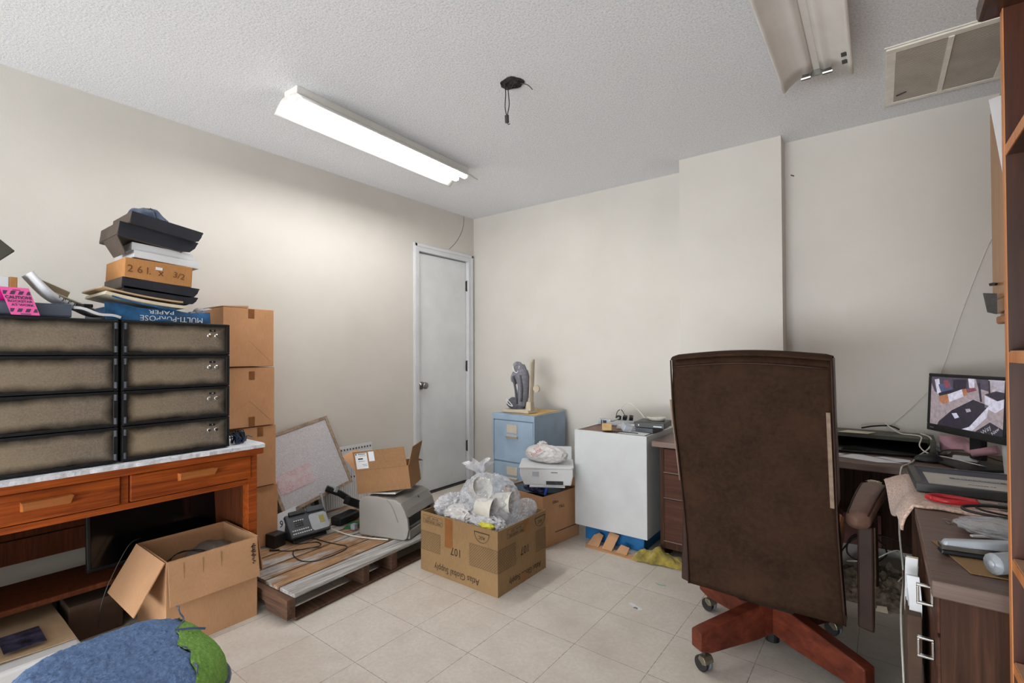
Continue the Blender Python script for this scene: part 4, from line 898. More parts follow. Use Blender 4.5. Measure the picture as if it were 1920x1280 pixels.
for k, (y, hh, x0, x1) in enumerate(((.096, .004, .034, .078), (.086, .002, .040, .082), (.066, .008, .030, .060), (.054, .002, .030, .070), (.034, .002, .050, .080), (.026, .002, .055, .080))):
    g = G(); rect(g, LM, x0, x1, y, y+hh, .0008); g.out('label_print_line', M['ink'], lb, world=True)
g = G(); rect(g, LM, .017, .025, .094, .102, .0008); g.out('label_print_line', M['ink'], lb, world=True)
g = G(); rect(g, LM, .088, .0895, 0, .112, .0004); g.out('tape_edge', M['card'], t, world=True)
g = G(); g.tube([LM@Vector((.14, .112, .0004)), LM@Vector((.20, .01, .0004))], .0006, 4); g.out('crease_line', M['card'], t, world=True)

# box 107
t = thing('atlas_carton', 'open brown supply carton printed 107, filled with plastic bags of cups', 'box', (1.29, -1.38, 0), 0)
bx0, bx1, by0, by1, bh = 1.018, 1.560, -1.590, -1.168, .318
t.location = ((bx0+bx1)/2, (by0+by1)/2, 0); WM[t] = Matrix.Translation(t.location)
open_box(t, bx1-bx0, by1-by0, bh, .005, [], 'card_t')
FA = face_m((bx0, by0, 0), (1, 0, 0)); FB = face_m((bx1, by0, 0), (0, 1, 0))
wa, wb = bx1-bx0, by1-by0
for F, wx, nm in ((FA, wa, 'a'), (FB, wb, 'b')):
    A = (nm == 'a')
    g = G(); hatch(g, F, .36 if A else .002, wx-.002 if A else .145, .115, .225); g.out('printed_hatch', M['ink'], t, world=True)
    g = G(); hatch(g, F, .002 if A else .325, .15 if A else wx-.002, .115, .215 if A else .225); g.out('printed_hatch', M['ink'], t, world=True)
    text('Atlas Global Supply', .047 if A else .042, M['ink'], t, F, .265 if A else .23, .042, rot=PI, sx=.86)
    text('107', .058, M['ink'], t, F, .265 if A else .225, .155 if A else .165, rot=PI, sx=.9)
    cx, cy = (.44, .268) if A else (.365, .272)
    g = G()
    g.tube([F@Vector((cx+.048*math.cos(q), cy+.022-.048*math.sin(q), .0007)) for q in [PI*i/16 for i in range(17)]], .0011, 4); g.out('printed_emblem', M['ink'], t, world=True)
    g = G(); rect(g, F, cx-.050, cx+.050, cy+.021, cy+.0255); g.out('printed_emblem', M['ink'], t, world=True)
    text('ASC', .024, M['ink'], t, F, cx, cy-.001, rot=PI)
    x0, x1 = (.020, .165) if A else (.075, .225)
    g = G(); frame_lines(g, F, x0, x1, .262, .303); g.out('printed_stamp_frame', M['ink'], t, world=True)
    g = G(); rect(g, F, x0, x1, .281, .2825); g.out('printed_stamp_frame', M['ink'], t, world=True)
    text('INCLUDES 20% LINERS' if 0 else 'MEET OR EXCEED', .0150, M['ink'], t, F, (x0+x1)/2, .272, rot=PI)
    text('30 X 40    QTY', .0135, M['ink'], t, F, (x0+x1)/2, .2925, rot=PI)
    g = G()
    if A: rect(g, F, .185, .240, .165, .3175, .0011)
    else: rect(g, F, .215, .255, .25, .3175, .0011); rect(g, F, .19, .235, 0, .05, .0011)
    g.out('packing_tape', M['tape'], t, world=True)
# contents of the carton
tag(G().blob((1.34, -1.385, .385), (.165, .135, .135), 2, .16, 2.2, 5, ridge=True).out('plastic_bag', M['clear_film'], smooth=False), 'large tied clear plastic bag bulging out of the supply carton', 'plastic bag', 'plastic bags in the supply carton')
def knot(u, v):
    a = u*2*PI; z_ = v
    r = (.045-.032*math.sin(min(1, z_*1.6)*PI)*.9 if z_ < .5 else .018+.055*(z_-.5)*2)*(1+.35*math.sin(a*6+z_*5))
    return (1.235+r*math.cos(a)-.03*z_, -1.325+r*math.sin(a), .455+.105*z_+.012*math.sin(a*5)*z_)
tag(G().grid(knot, 60, 14).out('bag_knot', M['milky_film'], smooth=False), 'gathered knot of clear film at the top left of the big plastic bag', 'bag knot')
tag(G().blob((1.12, -1.44, .330), (.085, .105, .060), 5, .25, 2.6, 5, ridge=True).out('plastic_bag', M['milky_film'], smooth=False), 'milky crumpled plastic bag in the left corner of the supply carton', 'plastic bag', 'plastic bags in the supply carton')
tag(G().blob((1.24, -1.50, .315), (.10, .065, .050), 8, .22, 2.6, 5, ridge=True).out('plastic_bag', M['bag_film'], smooth=False), 'white lumpy plastic bag at the front edge of the supply carton', 'plastic bag', 'plastic bags in the supply carton')
tag(G().blob((1.42, -1.50, .305), (.10, .06, .045), 12, .25, 2.8, 5, ridge=True).out('plastic_bag', M['milky_film'], smooth=False), 'foggy plastic bag above the front corner of the supply carton', 'plastic bag', 'plastic bags in the supply carton')
tag(G().blob((1.50, -1.30, .335), (.045, .10, .055), 15, .25, 2.8, 5, ridge=True).out('plastic_bag', M['clear_film'], smooth=False), 'clear plastic bag squeezed along the right side of the supply carton', 'plastic bag', 'plastic bags in the supply carton')
tag(G().blob((1.46, -1.555, .318), (.045, .020, .014), 9, .3).out('yellow_sponge', mat('yellow_green_foam', 'c3bd3c', .8), smooth=False), 'small yellow green sponge at the front corner of the supply carton', 'sponge')
def cupp(c, d, r0, r1, L, lab, m='foam'):
    d = Vector(d).normalized(); q = d.to_track_quat('Z', 'Y').to_matrix().to_4x4(); Mx = Matrix.Translation(c)@q
    tag(G().lathe([(.001, 0), (r0, 0), (r1, L), (r1+.003, L+.002), (r1+.002, L-.003), (r1-.003, L-.003), (r0-.003, .004), (.001, .004)], Mx, 28).out('foam_cup', M[m], smooth=True), lab, 'cup', 'foam cups in the supply carton')
cupp((1.350, -1.505, .385), (.93, .30, -.10), .040, .056, .095, 'cream foam cup lying in the bag with its mouth facing right, foremost cup')
cupp((1.405, -1.42, .40), (.93, .30, .0), .040, .054, .095, 'cream foam cup lying behind the foremost cup inside the clear bag')
cupp((1.285, -1.44, .43), (.75, -.15, .45), .042, .060, .075, 'cream foam cup tilted upward on the left inside the clear bag')
tag(G().grid(lambda u, v: (1.13+.16*u, -1.375-.075*v*.6+.02*u, .405-.075*u-.05*v+.012*math.sin(v*5)), 10, 6, .0015).out('folded_sheet', M['paper']), 'folded white sheet sticking up between the bags in the supply carton', 'paper')
tag(G().slab([(1.075, -1.405, .385), (1.125, -1.405, .345), (1.135, -1.45, .315), (1.09, -1.455, .35)], .002).out('paper_slip', M['paper']), 'small white slip in the left corner of the supply carton', 'paper slip')
tag(G().bx(bx0+.006, bx1-.006, by0+.006, by1-.006, .006, .255).out('carton_filling', M['milky_film']), 'packed layer of film wrapped goods deep in the supply carton', 'wrapped goods')

# second carton with inkjet printer
t = thing('brown_carton', 'brown carton under the white inkjet printer, left of the white cabinet', 'box', (1.265, -.775, 0), math.radians(-8.5))
open_box(t, .355, .35, .314, .005, [('+y', .05, 20)], 'card')
F = WM[t]@face_m((.1775, -.175, 0), (0, 1, 0))
text('500m', .026, M['ink'], t, F, .115, .262); text('TALL', .026, M['ink'], t, F, .175, .225)
g = G(); rect(g, F, .11, .35, .075, .080); g.out('printed_line', M['ink'], t, world=True)
tag(G().box((1.27, -.78, .304), (.31, .30, .012), (0, 0, -.148)).out('dark_cartridge_bag', M['blackg']), 'glossy black bag lying on top of the brown carton under the inkjet', 'bag')
t = thing('blue_cartridge_pack', 'dark blue glossy pack with a bright blue edge between carton and inkjet', 'package', (1.36, -.90, .316))
G().blob((1.31, -.905, .338), (.085, .045, .024), 4, .15, floor=.318).out('pack_film', mat('navy_film', '222a52', .15, var=.3), t, world=True)
G().box((1.405, -.925, .342), (.012, .03, .05), (0, .2, .3)).out('pack_edge', mat('bright_blue_plastic', '2458b8', .35), t, bevel=.002, world=True)
t = thing('inkjet_printer', 'white inkjet printer on the brown carton under the grocery bag', 'printer', (1.33, -.80, .365), math.radians(31))
hx, hy = .165, .125
Pp = [(-hx, .105), (hx, .105), (hx, .06), (hx-.012, .002), (-hx+.030, .002), (-hx+.005, .06)]
g = G(); g.prism(Pp, Matrix(((1, 0, 0, 0), (0, 0, -1, hy), (0, 1, 0, 0), (0, 0, 0, 1))), 2*hy); g.out('printer_body', M['white_plastic'], t, bevel=.008, seg=3)
G().prism(rr(-hx-.004, hx+.004, -hy-.004, hy+.004, .02), Matrix.Translation((0, 0, .105)), .010).out('scanner_lid', M['white_plastic'], t, bevel=.002)
G().bx(.0, .105, -hy-.0015, -hy+.01, .008, .030).out('paper_slot', M['blackp'], t)
G().bx(-.085, -.045, -hy-.002, -hy+.005, .058, .085).out('control_window', M['silver_plastic'], t)
G().bx(.03, .07, -hy-.002, -hy+.005, .080, .084).out('printed_mark', M['gray_plastic'], t)
G().bx(-.10, .115, -hy-.05, -hy-.002, .004, .008).out('output_tray', M['milky_film'], t)
G().slab([(-.02, hy-.02, .116), (.16, hy-.02, .116), (.16, hy+.07, .185), (-.02, hy+.07, .185)], .004).out('paper_feed', M['paper'], t)
t = thing('grocery_bag', 'white plastic grocery bag with red print on the inkjet printer', 'plastic bag', (1.33, -.80, .482))
G().blob((1.31, -.775, .530), (.145, .085, .056), 21, .14, 2.0, 5, floor=.4835, ridge=True).out('bag_film', M['bag_film'], t, world=True, smooth=True)
G().blob((1.27, -.755, .582), (.030, .030, .022), 22, .5, 2.6, 4).out('tied_handles', M['bag_film'], t, world=True)
FG = face_m((1.30, -.900, .512), (.80, .60, .10), (-.25, .1, 1))
FG = FG@Matrix.Rotation(.5, 4, 'Z')
text('THANK', .028, M['red'], t, FG, .04, .028, sx=.8); text('YOU', .020, M['red'], t, FG, .055, .052, sx=.9)
text('Have a nice day', .011, M['signink'], t, FG, .055, .006)

# blue filing cabinet
fx0, fx1, fy0, fy1, fz = .632, 1.028, -.500, -.062, .722
t = thing('filing_cabinet', 'powder blue two drawer steel filing cabinet in the back corner', 'filing cabinet', ((fx0+fx1)/2, (fy0+fy1)/2, 0))
G().bx(fx0, fx1, fy0+.018, fy1, 0, fz).bx(fx0, fx1, fy0, fy0+.018, fz-.045, fz).bx(fx0, fx0+.014, fy0, fy0+.018, 0, fz-.045).bx(fx1-.012, fx1, fy0, fy0+.018, 0, fz-.045).bx(fx0+.014, fx1-.012, fy0+.002, fy0+.018, 0, .03).out('cabinet_body', M['cabblue'], t, bevel=.003, world=True)
for a, b in ((.365, .672), (.034, .356)):
    d = G().bx(fx0+.017, fx1-.015, fy0+.001, fy0+.017, a, b).out('drawer', M['cabblue'], t, bevel=.003, world=True)
    zc = b-.10
    G().bx(.775, .872, fy0-.004, fy0+.001, zc+.010, zc+.072).out('label_holder', M['holder'], d, world=True)
    G().hexa([(.768, fy0-.002, zc-.034), (.882, fy0-.002, zc-.034), (.882, fy0+.001, zc-.034), (.768, fy0+.001, zc-.034), (.772, fy0-.024, zc-.012), (.878, fy0-.024, zc-.012), (.878, fy0+.001, zc-.006), (.772, fy0+.001, zc-.006)]).out('drawer_pull', M['holder'], d, bevel=.002, world=True)
    if b < .5: G().lathe([(.001, 0), (.010, 0), (.010, .006), (.001, .006)], Matrix.Translation((.905, fy0+.001, b-.035))@Matrix.Rotation(PI/2, 4, 'X'), 16).out('cabinet_lock', M['dark_steel'], d, world=True)
tag(G().slab([(.735, -.44, fz+.0042), (1.02, -.47, fz+.0042), (1.0, -.09, fz+.0042), (.80, -.11, fz+.0042)], .003, (0, 0, 1)).out('manila_folder', M['tan_paper']), 'golden manila folder on top of the blue filing cabinet', 'folder')
# ankle brace boot
zb = fz+.006
t = thing('walking_boot', 'grey fabric walking boot brace standing on the blue filing cabinet', 'walking boot', (.84, -.38, zb))
G().hexa([(.69, -.46, zb), (.93, -.44, zb), (.955, -.345, zb), (.70, -.36, zb), (.69, -.46, zb+.022), (.93, -.44, zb+.03), (.955, -.345, zb+.045), (.70, -.36, zb+.022)]).out('boot_sole', M['beige_plastic'], t, bevel=.006, world=True)
def upr(u, v): return (.930+.022*v+.004*math.sin(u*3), -.425+.052*(v-.5)+.0, zb+.02+.395*u)
G().grid(lambda u, v: (.925+.012*math.sin(v*PI)+.018*u, -.430+.055*v, zb+.02+(.39-.02*(2*v-1)**2)*u), 20, 8, .006).out('upright_stay', M['beige_plastic'], t, world=True, smooth=True)
G().box((.925, -.405, zb+.055), (.05, .07, .07), (0, 0, .1), taper=.8).out('heel_cup', M['beige_plastic'], t, bevel=.008, world=True)
G().lathe([(.001, 0), (.028, 0), (.028, .012), (.001, .012)], Matrix.Translation((.985, -.40, zb+.19))@Matrix.Rotation(PI/2, 4, 'X'), 18).out('strap_ring', M['beige_plastic'], t, world=True)
G().blob((.795, -.405, zb+.065), (.085, .048, .050), 31, .18, 1.8, 4, floor=zb+.022).out('fabric_toe', M['fab_dgray'], t, world=True, smooth=True)
G().tube([(.845, -.405, zb+.06), (.862, -.405, zb+.14), (.868, -.405, zb+.22), (.850, -.405, zb+.30), (.825, -.405, zb+.355)], [.042]*6+[.048]*8+[.052]*8+[.046]*6+[.036], 14, smooth=8).out('fabric_shaft', M['fab_gray'], t, world=True, smooth=True)
G().blob((.795, -.41, zb+.265), (.040, .035, .048), 33, .25, 2, 4).out('folded_tongue', M['fab_gray'], t, world=True, smooth=True)
G().blob((.815, -.41, zb+.355), (.040, .036, .034), 35, .25, 2, 4).out('collar', M['fab_gray'], t, world=True, smooth=True)
G().tube([(.795, -.445, zb+.36), (.81, -.452, zb+.32), (.84, -.450, zb+.31), (.852, -.44, zb+.36)], .004, 6, smooth=5).out('collar_binding', M['white_plastic'], t, world=True)
for k, (p, q) in enumerate((((.80, -.455, zb+.28), (.835, -.458, zb+.07)), ((.87, -.452, zb+.29), (.875, -.455, zb+.09)))):
    G().tube([p, ((p[0]+q[0])/2+.012, p[1]-.004, (p[2]+q[2])/2), q], .009, 6, smooth=4).out('strap', M['fab_dgray'], t, world=True, smooth=True)
G().tube([(.735, -.458, zb+.10), (.76, -.462, zb+.065), (.80, -.462, zb+.052), (.78, -.462, zb+.075), (.74, -.46, zb+.105)], .0035, 6, smooth=4).out('toe_binding', M['white_plastic'], t, world=True)

# white cabinet on blue crate
t = thing('storage_crate', 'bright blue plastic crate under the white cabinet', 'crate', (1.72, -.46, 0))
G().bx(1.528, 1.919, -.655, -.27, 0, .088).bx(1.520, 1.927, -.663, -.262, .088, .098).out('crate_body', M['crate'], t, bevel=.006, world=True)
t = thing('white_cabinet', 'white laminate cabinet standing on a blue crate beside the pillar', 'cabinet', (1.725, -.47, .0995))
wx0, wx1, wy0, wy1, wz0, wz1 = 1.487, 1.962, -.715, -.262, .0995, .697
G().bx(wx0, wx1, wy0, wy0+.016, wz0, wz1).out('front_panel', M['whitecab'], t, bevel=.001, world=True)
G().bx(wx0, wx0+.012, wy0+.016, wy1, wz0, wz1).bx(wx1-.012, wx1, wy0+.016, wy1, wz0, wz1).bx(wx0+.012, wx1-.012, wy1-.012, wy1, wz0, wz1).bx(wx0+.012, wx1-.012, wy0+.016, wy1-.012, wz0, wz0+.016).out('cabinet_body', M['whitecab'], t, world=True)
G().bx(wx0+.0122, wx1-.0122, wy0+.0162, wy1-.0122, wz1-.012, wz1-.006).out('inset_top', M['pinkboard'], t, world=True)
# torn cardboard and rag on the floor
t = thing('torn_cardboard', 'torn brown cardboard strip with tabs on the floor before the blue crate', 'cardboard', (1.76, -.76, .001))
G().slab([(1.575, -.735, .008), (1.60, -.790, .004), (1.935, -.800, .004), (1.955, -.750, .008), (1.80, -.745, .010), (1.68, -.735, .012)], .004, (0, 0, 1)).out('strip', M['card'], t, world=True)
G().slab([(1.60, -.765, .010), (1.675, -.765, .010), (1.672, -.690, .058), (1.64, -.682, .066), (1.612, -.700, .052)], .003).out('tab', M['card'], t, world=True)
G().slab([(1.70, -.770, .010), (1.765, -.772, .010), (1.778, -.692, .082), (1.715, -.690, .090)], .003).out('tab', M['card'], t, world=True)
G().slab([(1.79, -.770, .010), (1.86, -.775, .010), (1.855, -.720, .034), (1.80, -.715, .040)], .003).out('tab', M['card'], t, world=True)
def ragf(u, v):
    x = 1.90+.30*u; y = -.80+.135*v+.035*u
    e = (math.sin(u*PI)**.5)*(math.sin(v*PI)**.5)
    z = .004+e*(.028+.075*max(0, noise.fractal(Vector((x*11, y*11, 2)), 1, 2, 3)+.25)*(1.3-u))
    return (x+.02*noise.noise(Vector((u*5, v*5, 1))), y+.03*noise.noise(Vector((u*4, v*4, 8))), z)
tag(G().grid(ragf, 60, 40, .003).out('yellow_rag', M['rag'], smooth=True), 'crumpled mustard yellow rag on the floor beside the walnut desk', 'rag')
t = thing('paper_scrap', 'tiny white printed scrap on the floor tiles near the chair', 'paper scrap', (2.115, -1.27, 0))
G().slab([(2.083, -1.255, .0015), (2.098, -1.245, .0015), (2.16, -1.275, .0015), (2.148, -1.292, .0015)], .001, (0, 0, 1)).out('scrap', M['paper'], t, world=True)
text('gia', .020, M['ink'], t, face_m((2.11, -1.282, .0015), (.9, -.38, 0), (.38, .9, 0)), .018, .010)
tag(G().tube([(2.115, -.985, .0015), (2.135, -.995, .0015), (2.165, -.985, .0015)], .0018, 5, smooth=4).out('teal_thread', mat('teal_plastic', '5f9a94', .6)), 'tiny teal thread on the floor tiles before the yellow rag', 'thread')

# ---- things on the white cabinet
zt = wz1-.006+.001
t = thing('power_strip', 'grey power strip with plugs at the back of the white cabinet', 'power strip', (1.60, -.33, zt))
Pm = Matrix.Translation((1.615, -.375, zt))@Matrix.Rotation(.10, 4, 'Z')
G().bx(-.12, .13, -.025, .025, 0, .040).xf(Pm).out('strip_body', M['silver_plastic'], t, bevel=.006, world=True)
G().bx(-.085, -.06, -.027, -.02, .006, .034).xf(Pm).out('rocker_switch', M['blackp'], t, world=True)
G().bx(-.10, -.09, -.0262, -.0255, .004, .036).xf(Pm).out('label_stripe', M['gray_plastic'], t, world=True)
for k, x in enumerate((.02, .06, .10)):
    tag(G().box((1.615+x, -.378+.01*k, zt+.056), (.026, .034, .028), (.2*k, .1, .2*k)).out('power_plug', M['blackp'], bevel=.004), ['black plug in the power strip nearest the loop of white cable', 'middle black plug in the grey power strip', 'black plug at the right end of the grey power strip'][k], 'plug')
t = thing('power_strip', 'pale ribbed power strip lying in front of the black recorder', 'power strip', (1.74, -.46, zt))
Pm = Matrix.Translation((1.745, -.475, zt))@Matrix.Rotation(.12, 4, 'Z')
G().bx(-.07, .10, -.03, .03, 0, .030).xf(Pm).out('strip_body', M['white_plastic'], t, bevel=.005, world=True)
G().bx(.03, .095, -.0315, -.03, .006, .024).xf(Pm).out('socket_row', M['silver_plastic'], t, world=True)
t = thing('power_adapter', 'tan wall adapter hanging over the front rim of the white cabinet', 'power adapter', (1.69, -.70, wz1))
Pm = Matrix.Translation((1.700, -.690, wz1+.002))@Matrix.Rotation(.45, 4, 'Z')@Matrix.Rotation(-.25, 4, 'X')
G().bx(-.030, .030, -.040, .030, .004, .048).xf(Pm).out('adapter_body', M['brass'], t, bevel=.005, world=True)
G().bx(-.026, .026, .031, .085, .008, .044).xf(Pm).out('adapter_cap', M['silver_plastic'], t, bevel=.004, world=True)
tag(G().box((1.79, -.60, zt+.030), (.055, .075, .045), (.2, .3, .7)).out('plug_adapter', M['silver_plastic'], bevel=.006), 'lavender grey plug block behind the tan adapter on the white cabinet', 'plug adapter')
t = thing('video_recorder', 'small black recorder box stacked on papers at the back of the cabinet', 'recorder', (1.94, -.50, wz1+.001))
G().bx(1.845, 1.955, -.60, -.42, wz1+.001, wz1+.030).out('lower_case', M['gray_plastic'], t, bevel=.003, world=True)
Pm = Matrix.Translation((1.925, -.50, wz1+.031))@Matrix.Rotation(.1, 4, 'Z')
G().bx(-.095, .085, -.09, .09, 0, .034).xf(Pm).out('upper_case', M['blackp'], t, bevel=.003, world=True)
G().bx(-.072, -.066, -.0915, -.09, .010, .020).xf(Pm).out('indicator_light', M['white_plastic'], t, world=True)
G().bx(.02, .07, -.0915, -.09, .008, .015).xf(Pm).out('cable_port', M['silver_plastic'], t, world=True)
g = G()
for k in range(3):
    g.tube([(1.925+(.045+.006*k)*math.cos(q), -.46+(.035+.004*k)*math.sin(q), wz1+.070+.006*k) for q in [i*2*PI/20 for i in range(21)]], .004, 6)
tag(g.out('coiled_cable', M['cable_w']), 'coiled white cable resting on the small black recorder', 'cable')
cable([(1.66, -.40, zt+.07), (1.665, -.41, zt+.12), (1.70, -.415, zt+.158), (1.745, -.42, zt+.155), (1.80, -.42, zt+.11), (1.84, -.42, zt+.065), (1.86, -.42, zt+.082)], .0035, 'cable_w', 'white cable arching high over the power strips on the cabinet')
cable([(1.60, -.35, zt+.045), (1.612, -.35, zt+.09), (1.64, -.35, zt+.105), (1.665, -.35, zt+.07)], .003, 'olive', 'thin grey cable in a low arch above the grey power strip')
cable([(1.50, -.36, zt+.012), (1.485, -.38, zt+.03), (1.497, -.37, zt+.045), (1.515, -.37, zt+.030)], .0035, 'cable_w', 'white cable curving out of the left end of the grey power strip')
cable([(1.66, -.43, zt+.06), (1.655, -.50, zt+.05), (1.68, -.58, zt+.06), (1.70, -.65, zt+.07)], .006, 'cable_w', 'thick white cable dropping to the tan adapter')
cable([(1.72, -.62, zt+.04), (1.76, -.55, zt+.055), (1.80, -.60, zt+.020), (1.82, -.62, zt+.012), (1.84, -.52, zt+.045)], .0025, 'cable_w', 'thin pale cable zigzagging between adapter and recorder')
cable([(1.72, -.68, zt+.01), (1.78, -.69, zt+.014), (1.85, -.695, zt+.016), (1.90, -.69, zt+.015)], .003, 'cable_b', 'black cable lying along the front rim of the white cabinet')
tag(G().grid(lambda u, v: (1.77+.17*u, -.692+.20*v, wz1+.0009+.003*math.sin(u*3)*v), 8, 6, .0008).out('paper_sheet', M['paper']), 'white sheet on the cabinet in front of the black recorder', 'paper')

# ================================================================== RIGHT SIDE
# walnut desk along the back wall
dz = .673; dx0, dx1, dy0, dy1 = 1.985, 3.60, -.700, -.100
t = thing('walnut_desk', 'walnut laminate desk along the back wall carrying the monitor', 'desk', ((dx0+dx1)/2, -.40, 0))
g = G()
g.hexa([(dx0, dy0, dz-.032), (dx1, dy0, dz-.032), (dx1, dy1, dz-.032), (dx0, dy1, dz-.032), (dx0, dy0, dz), (dx1, dy0, dz), (dx1, dy1, dz), (dx0, dy1, dz)])
# keep clear of the pillar: the top is notched around it
g = G().bx(dx0, 2.600, dy0, -.228, dz-.032, dz).bx(2.600, dx1, dy0, dy1, dz-.032, dz)
g.out('desk_top', M['lam'], t, bevel=.003, world=True)
G().bx(2.02, 2.045, -.665, -.24, .0, dz-.033).bx(2.455, 2.48, -.665, -.24, 0, dz-.033).bx(2.045, 2.455, -.26, -.24, 0, dz-.033).bx(2.045, 2.455, -.665, -.64, .06, .10).out('pedestal_body', M['lamv'], t, bevel=.002, world=True)
for a, b in ((.105, .345), (.35, .49), (.495, .632)):
    d = G().bx(2.048, 2.452, -.672, -.645, a, b).out('drawer', M['lamx'], t, bevel=.002, world=True)
    G().bx(2.045, 2.455, -.676, -.672, a-.001, a+.004).out('drawer_edge', M['lam'], d, world=True)
G().bx(3.56, 3.585, -.66, -.12, 0, dz-.033).out('end_panel', M['lamv'], t, world=True)
G().bx(2.61, 3.56, -.125, -.105, .12, dz-.033).out('modesty_panel', M['lamv'], t, world=True)

# return desk at right
rz_ = .72; rx0, ry0 = 3.118, -2.135
t = thing('return_desk', 'walnut side desk with square chrome handles beside the bookcase', 'desk', (3.4, -1.60, 0))
G().bx(rx0, 3.70, ry0, -.98, rz_-.034, rz_).out('desk_top', M['lam'], t, bevel=.003, world=True)
G().bx(rx0+.014, 3.68, ry0+.014, ry0+.034, 0, rz_-.035).bx(rx0+.014, 3.68, -1.02, -1.0, 0, rz_-.035).bx(3.66, 3.68, ry0+.034, -1.02, 0, rz_-.035).bx(rx0+.05, 3.66, ry0+.034, -1.02, .02, .04).bx(rx0+.014, 3.66, -1.58, -1.56, .04, rz_-.035).out('desk_body', M['lamv'], t, bevel=.001, world=True)
for a, b in ((.60, .682), (.30, .592)):
    d = G().bx(rx0+.010, rx0+.034, ry0+.038, -1.585, a, b).out('drawer', M['lamx'], t, bevel=.002, world=True)
    zc = .652 if b > .6 else .538; F = Matrix.Translation((rx0+.010, -2.04, zc))
    g = G()
    for bb in ((-.030, -.001, -.022, -.017), (-.030, -.001, .017, .022)): g.bx(bb[0], bb[1], -.005, .005, bb[2], bb[3])
    g.bx(-.030, -.025, -.005, .005, -.017, .017)
    g.bx(-.006, -.001, -.005, .005, -.017, .017).xf(F).out('drawer_handle', M['chrome'], d, bevel=.0015, world=True)
# folder box with papers beside the drawers
t = thing('paper_carton', 'brown carton stuffed with white papers beside the side desk drawers', 'box', (3.06, -1.80, 0))
G().hexa([(3.088, -1.90, 0), (3.113, -1.90, 0), (3.113, -1.64, 0), (3.088, -1.64, 0), (3.086, -1.92, .55), (3.113, -1.92, .55), (3.113, -1.62, .55), (3.086, -1.62, .55)]).out('carton_body', M['dark_board'], t, bevel=.002, world=True)
for k, (y, zt_, m) in enumerate(((-1.90, .64, 'paper'), (-1.87, .63, 'silver_plastic'), (-1.83, .655, 'paper'), (-1.80, .625, 'silver_plastic'), (-1.77, .64, 'cream_paper'))):
    G().grid(lambda u, v: (3.088+.024*u+.003*math.sin(v*4+k), y+.01*math.sin(v*5+k), .50+(zt_-.50)*v), 5, 8, .0015).out('paper', M[m], t, world=True)

# pink terry towel
t = thing('terry_towel', 'pale pink terry towel hanging over the left edge of the side desk', 'towel', (3.3, -1.30, rz_))
def tow(u, v):
    s = -.13+.60*u; y = -1.56+.46*v; wv = .002*noise.noise(Vector((s*30, y*30, 1)))
    if s < 0:
        k = -s; f = .35+.65*math.sin(min(1, (1-v)*1.15+.12)*PI*.62)
        x = rx0-.004-.030*math.sin(k/.13*PI*.5)-.28*k*v; z = rz_+.008-k*.62*f+.018*math.sin(v*9)*k/.13
        return (x, y-.10*k*(1-v), z+wv)
    return (rx0+s, y-.015+.010*math.sin(s*26)*(1-v), rz_+.008+wv+.003*abs(math.sin(s*9+y*5))*(1 if y < -1.42 else .2))
G().grid(tow, 70, 50, .007).out('towel_cloth', M['terry'], t, smooth=True, world=True)
# certificate in deep frame lying on the towel
t = thing('picture_frame', 'dark grey deep picture frame with a certificate lying on the pink towel', 'picture frame', (3.30, -1.21, rz_+.018))
FRM = Matrix.Translation((3.129, -1.398, rz_+.014))@Matrix.Rotation(math.radians(2), 4, 'Z')
fw2, fh2 = .40, .315
g = G()
g.bx(0, fw2, 0, .020, 0, .026).bx(0, fw2, fh2-.020, fh2, 0, .026).bx(0, .020, .020, fh2-.020, 0, .026).bx(fw2-.020, fw2, .020, fh2-.020, 0, .026).xf(FRM).out('frame_border', M['frame_dg'], t, bevel=.002, world=True)
g = G()
for q in ([(.02, .02, .0235), (fw2-.02, .02, .0235), (fw2-.04, .04, .012), (.04, .04, .012)], [(.02, fh2-.02, .0235), (.02, .02, .0235), (.04, .04, .012), (.04, fh2-.04, .012)], [(fw2-.02, .02, .0235), (fw2-.02, fh2-.02, .0235), (fw2-.04, fh2-.04, .012), (fw2-.04, .04, .012)], [(fw2-.02, fh2-.02, .0235), (.02, fh2-.02, .0235), (.04, fh2-.04, .012), (fw2-.04, fh2-.04, .012)]): g._f(q, [(0, 1, 2, 3)])
g.xf(FRM).out('frame_bevel', M['frame_sh'], t, world=True)
G().bx(.021, fw2-.021, .021, fh2-.021, .004, .0118).xf(FRM).out('certificate', M['cert'], t, world=True)
FC = FRM@Matrix.Translation((0, 0, .0119))
g = G(); rect(g, FC, .105, .245, .195, .222, .0003); g.out('title_band', M['frame_sh'], t, world=True)
text('CERTIFICATION', .0165, M['paper'], t, FC, .175, .2085, sx=.95, lift=.0006)
text('AWARDED TO', .010, M['ink'], t, FC, .175, .130, lift=.0005)
g = G(); rect(g, FC, .08, .27, .165, .166, .0003); g.out('printed_line', M['frame_sh'], t, world=True)

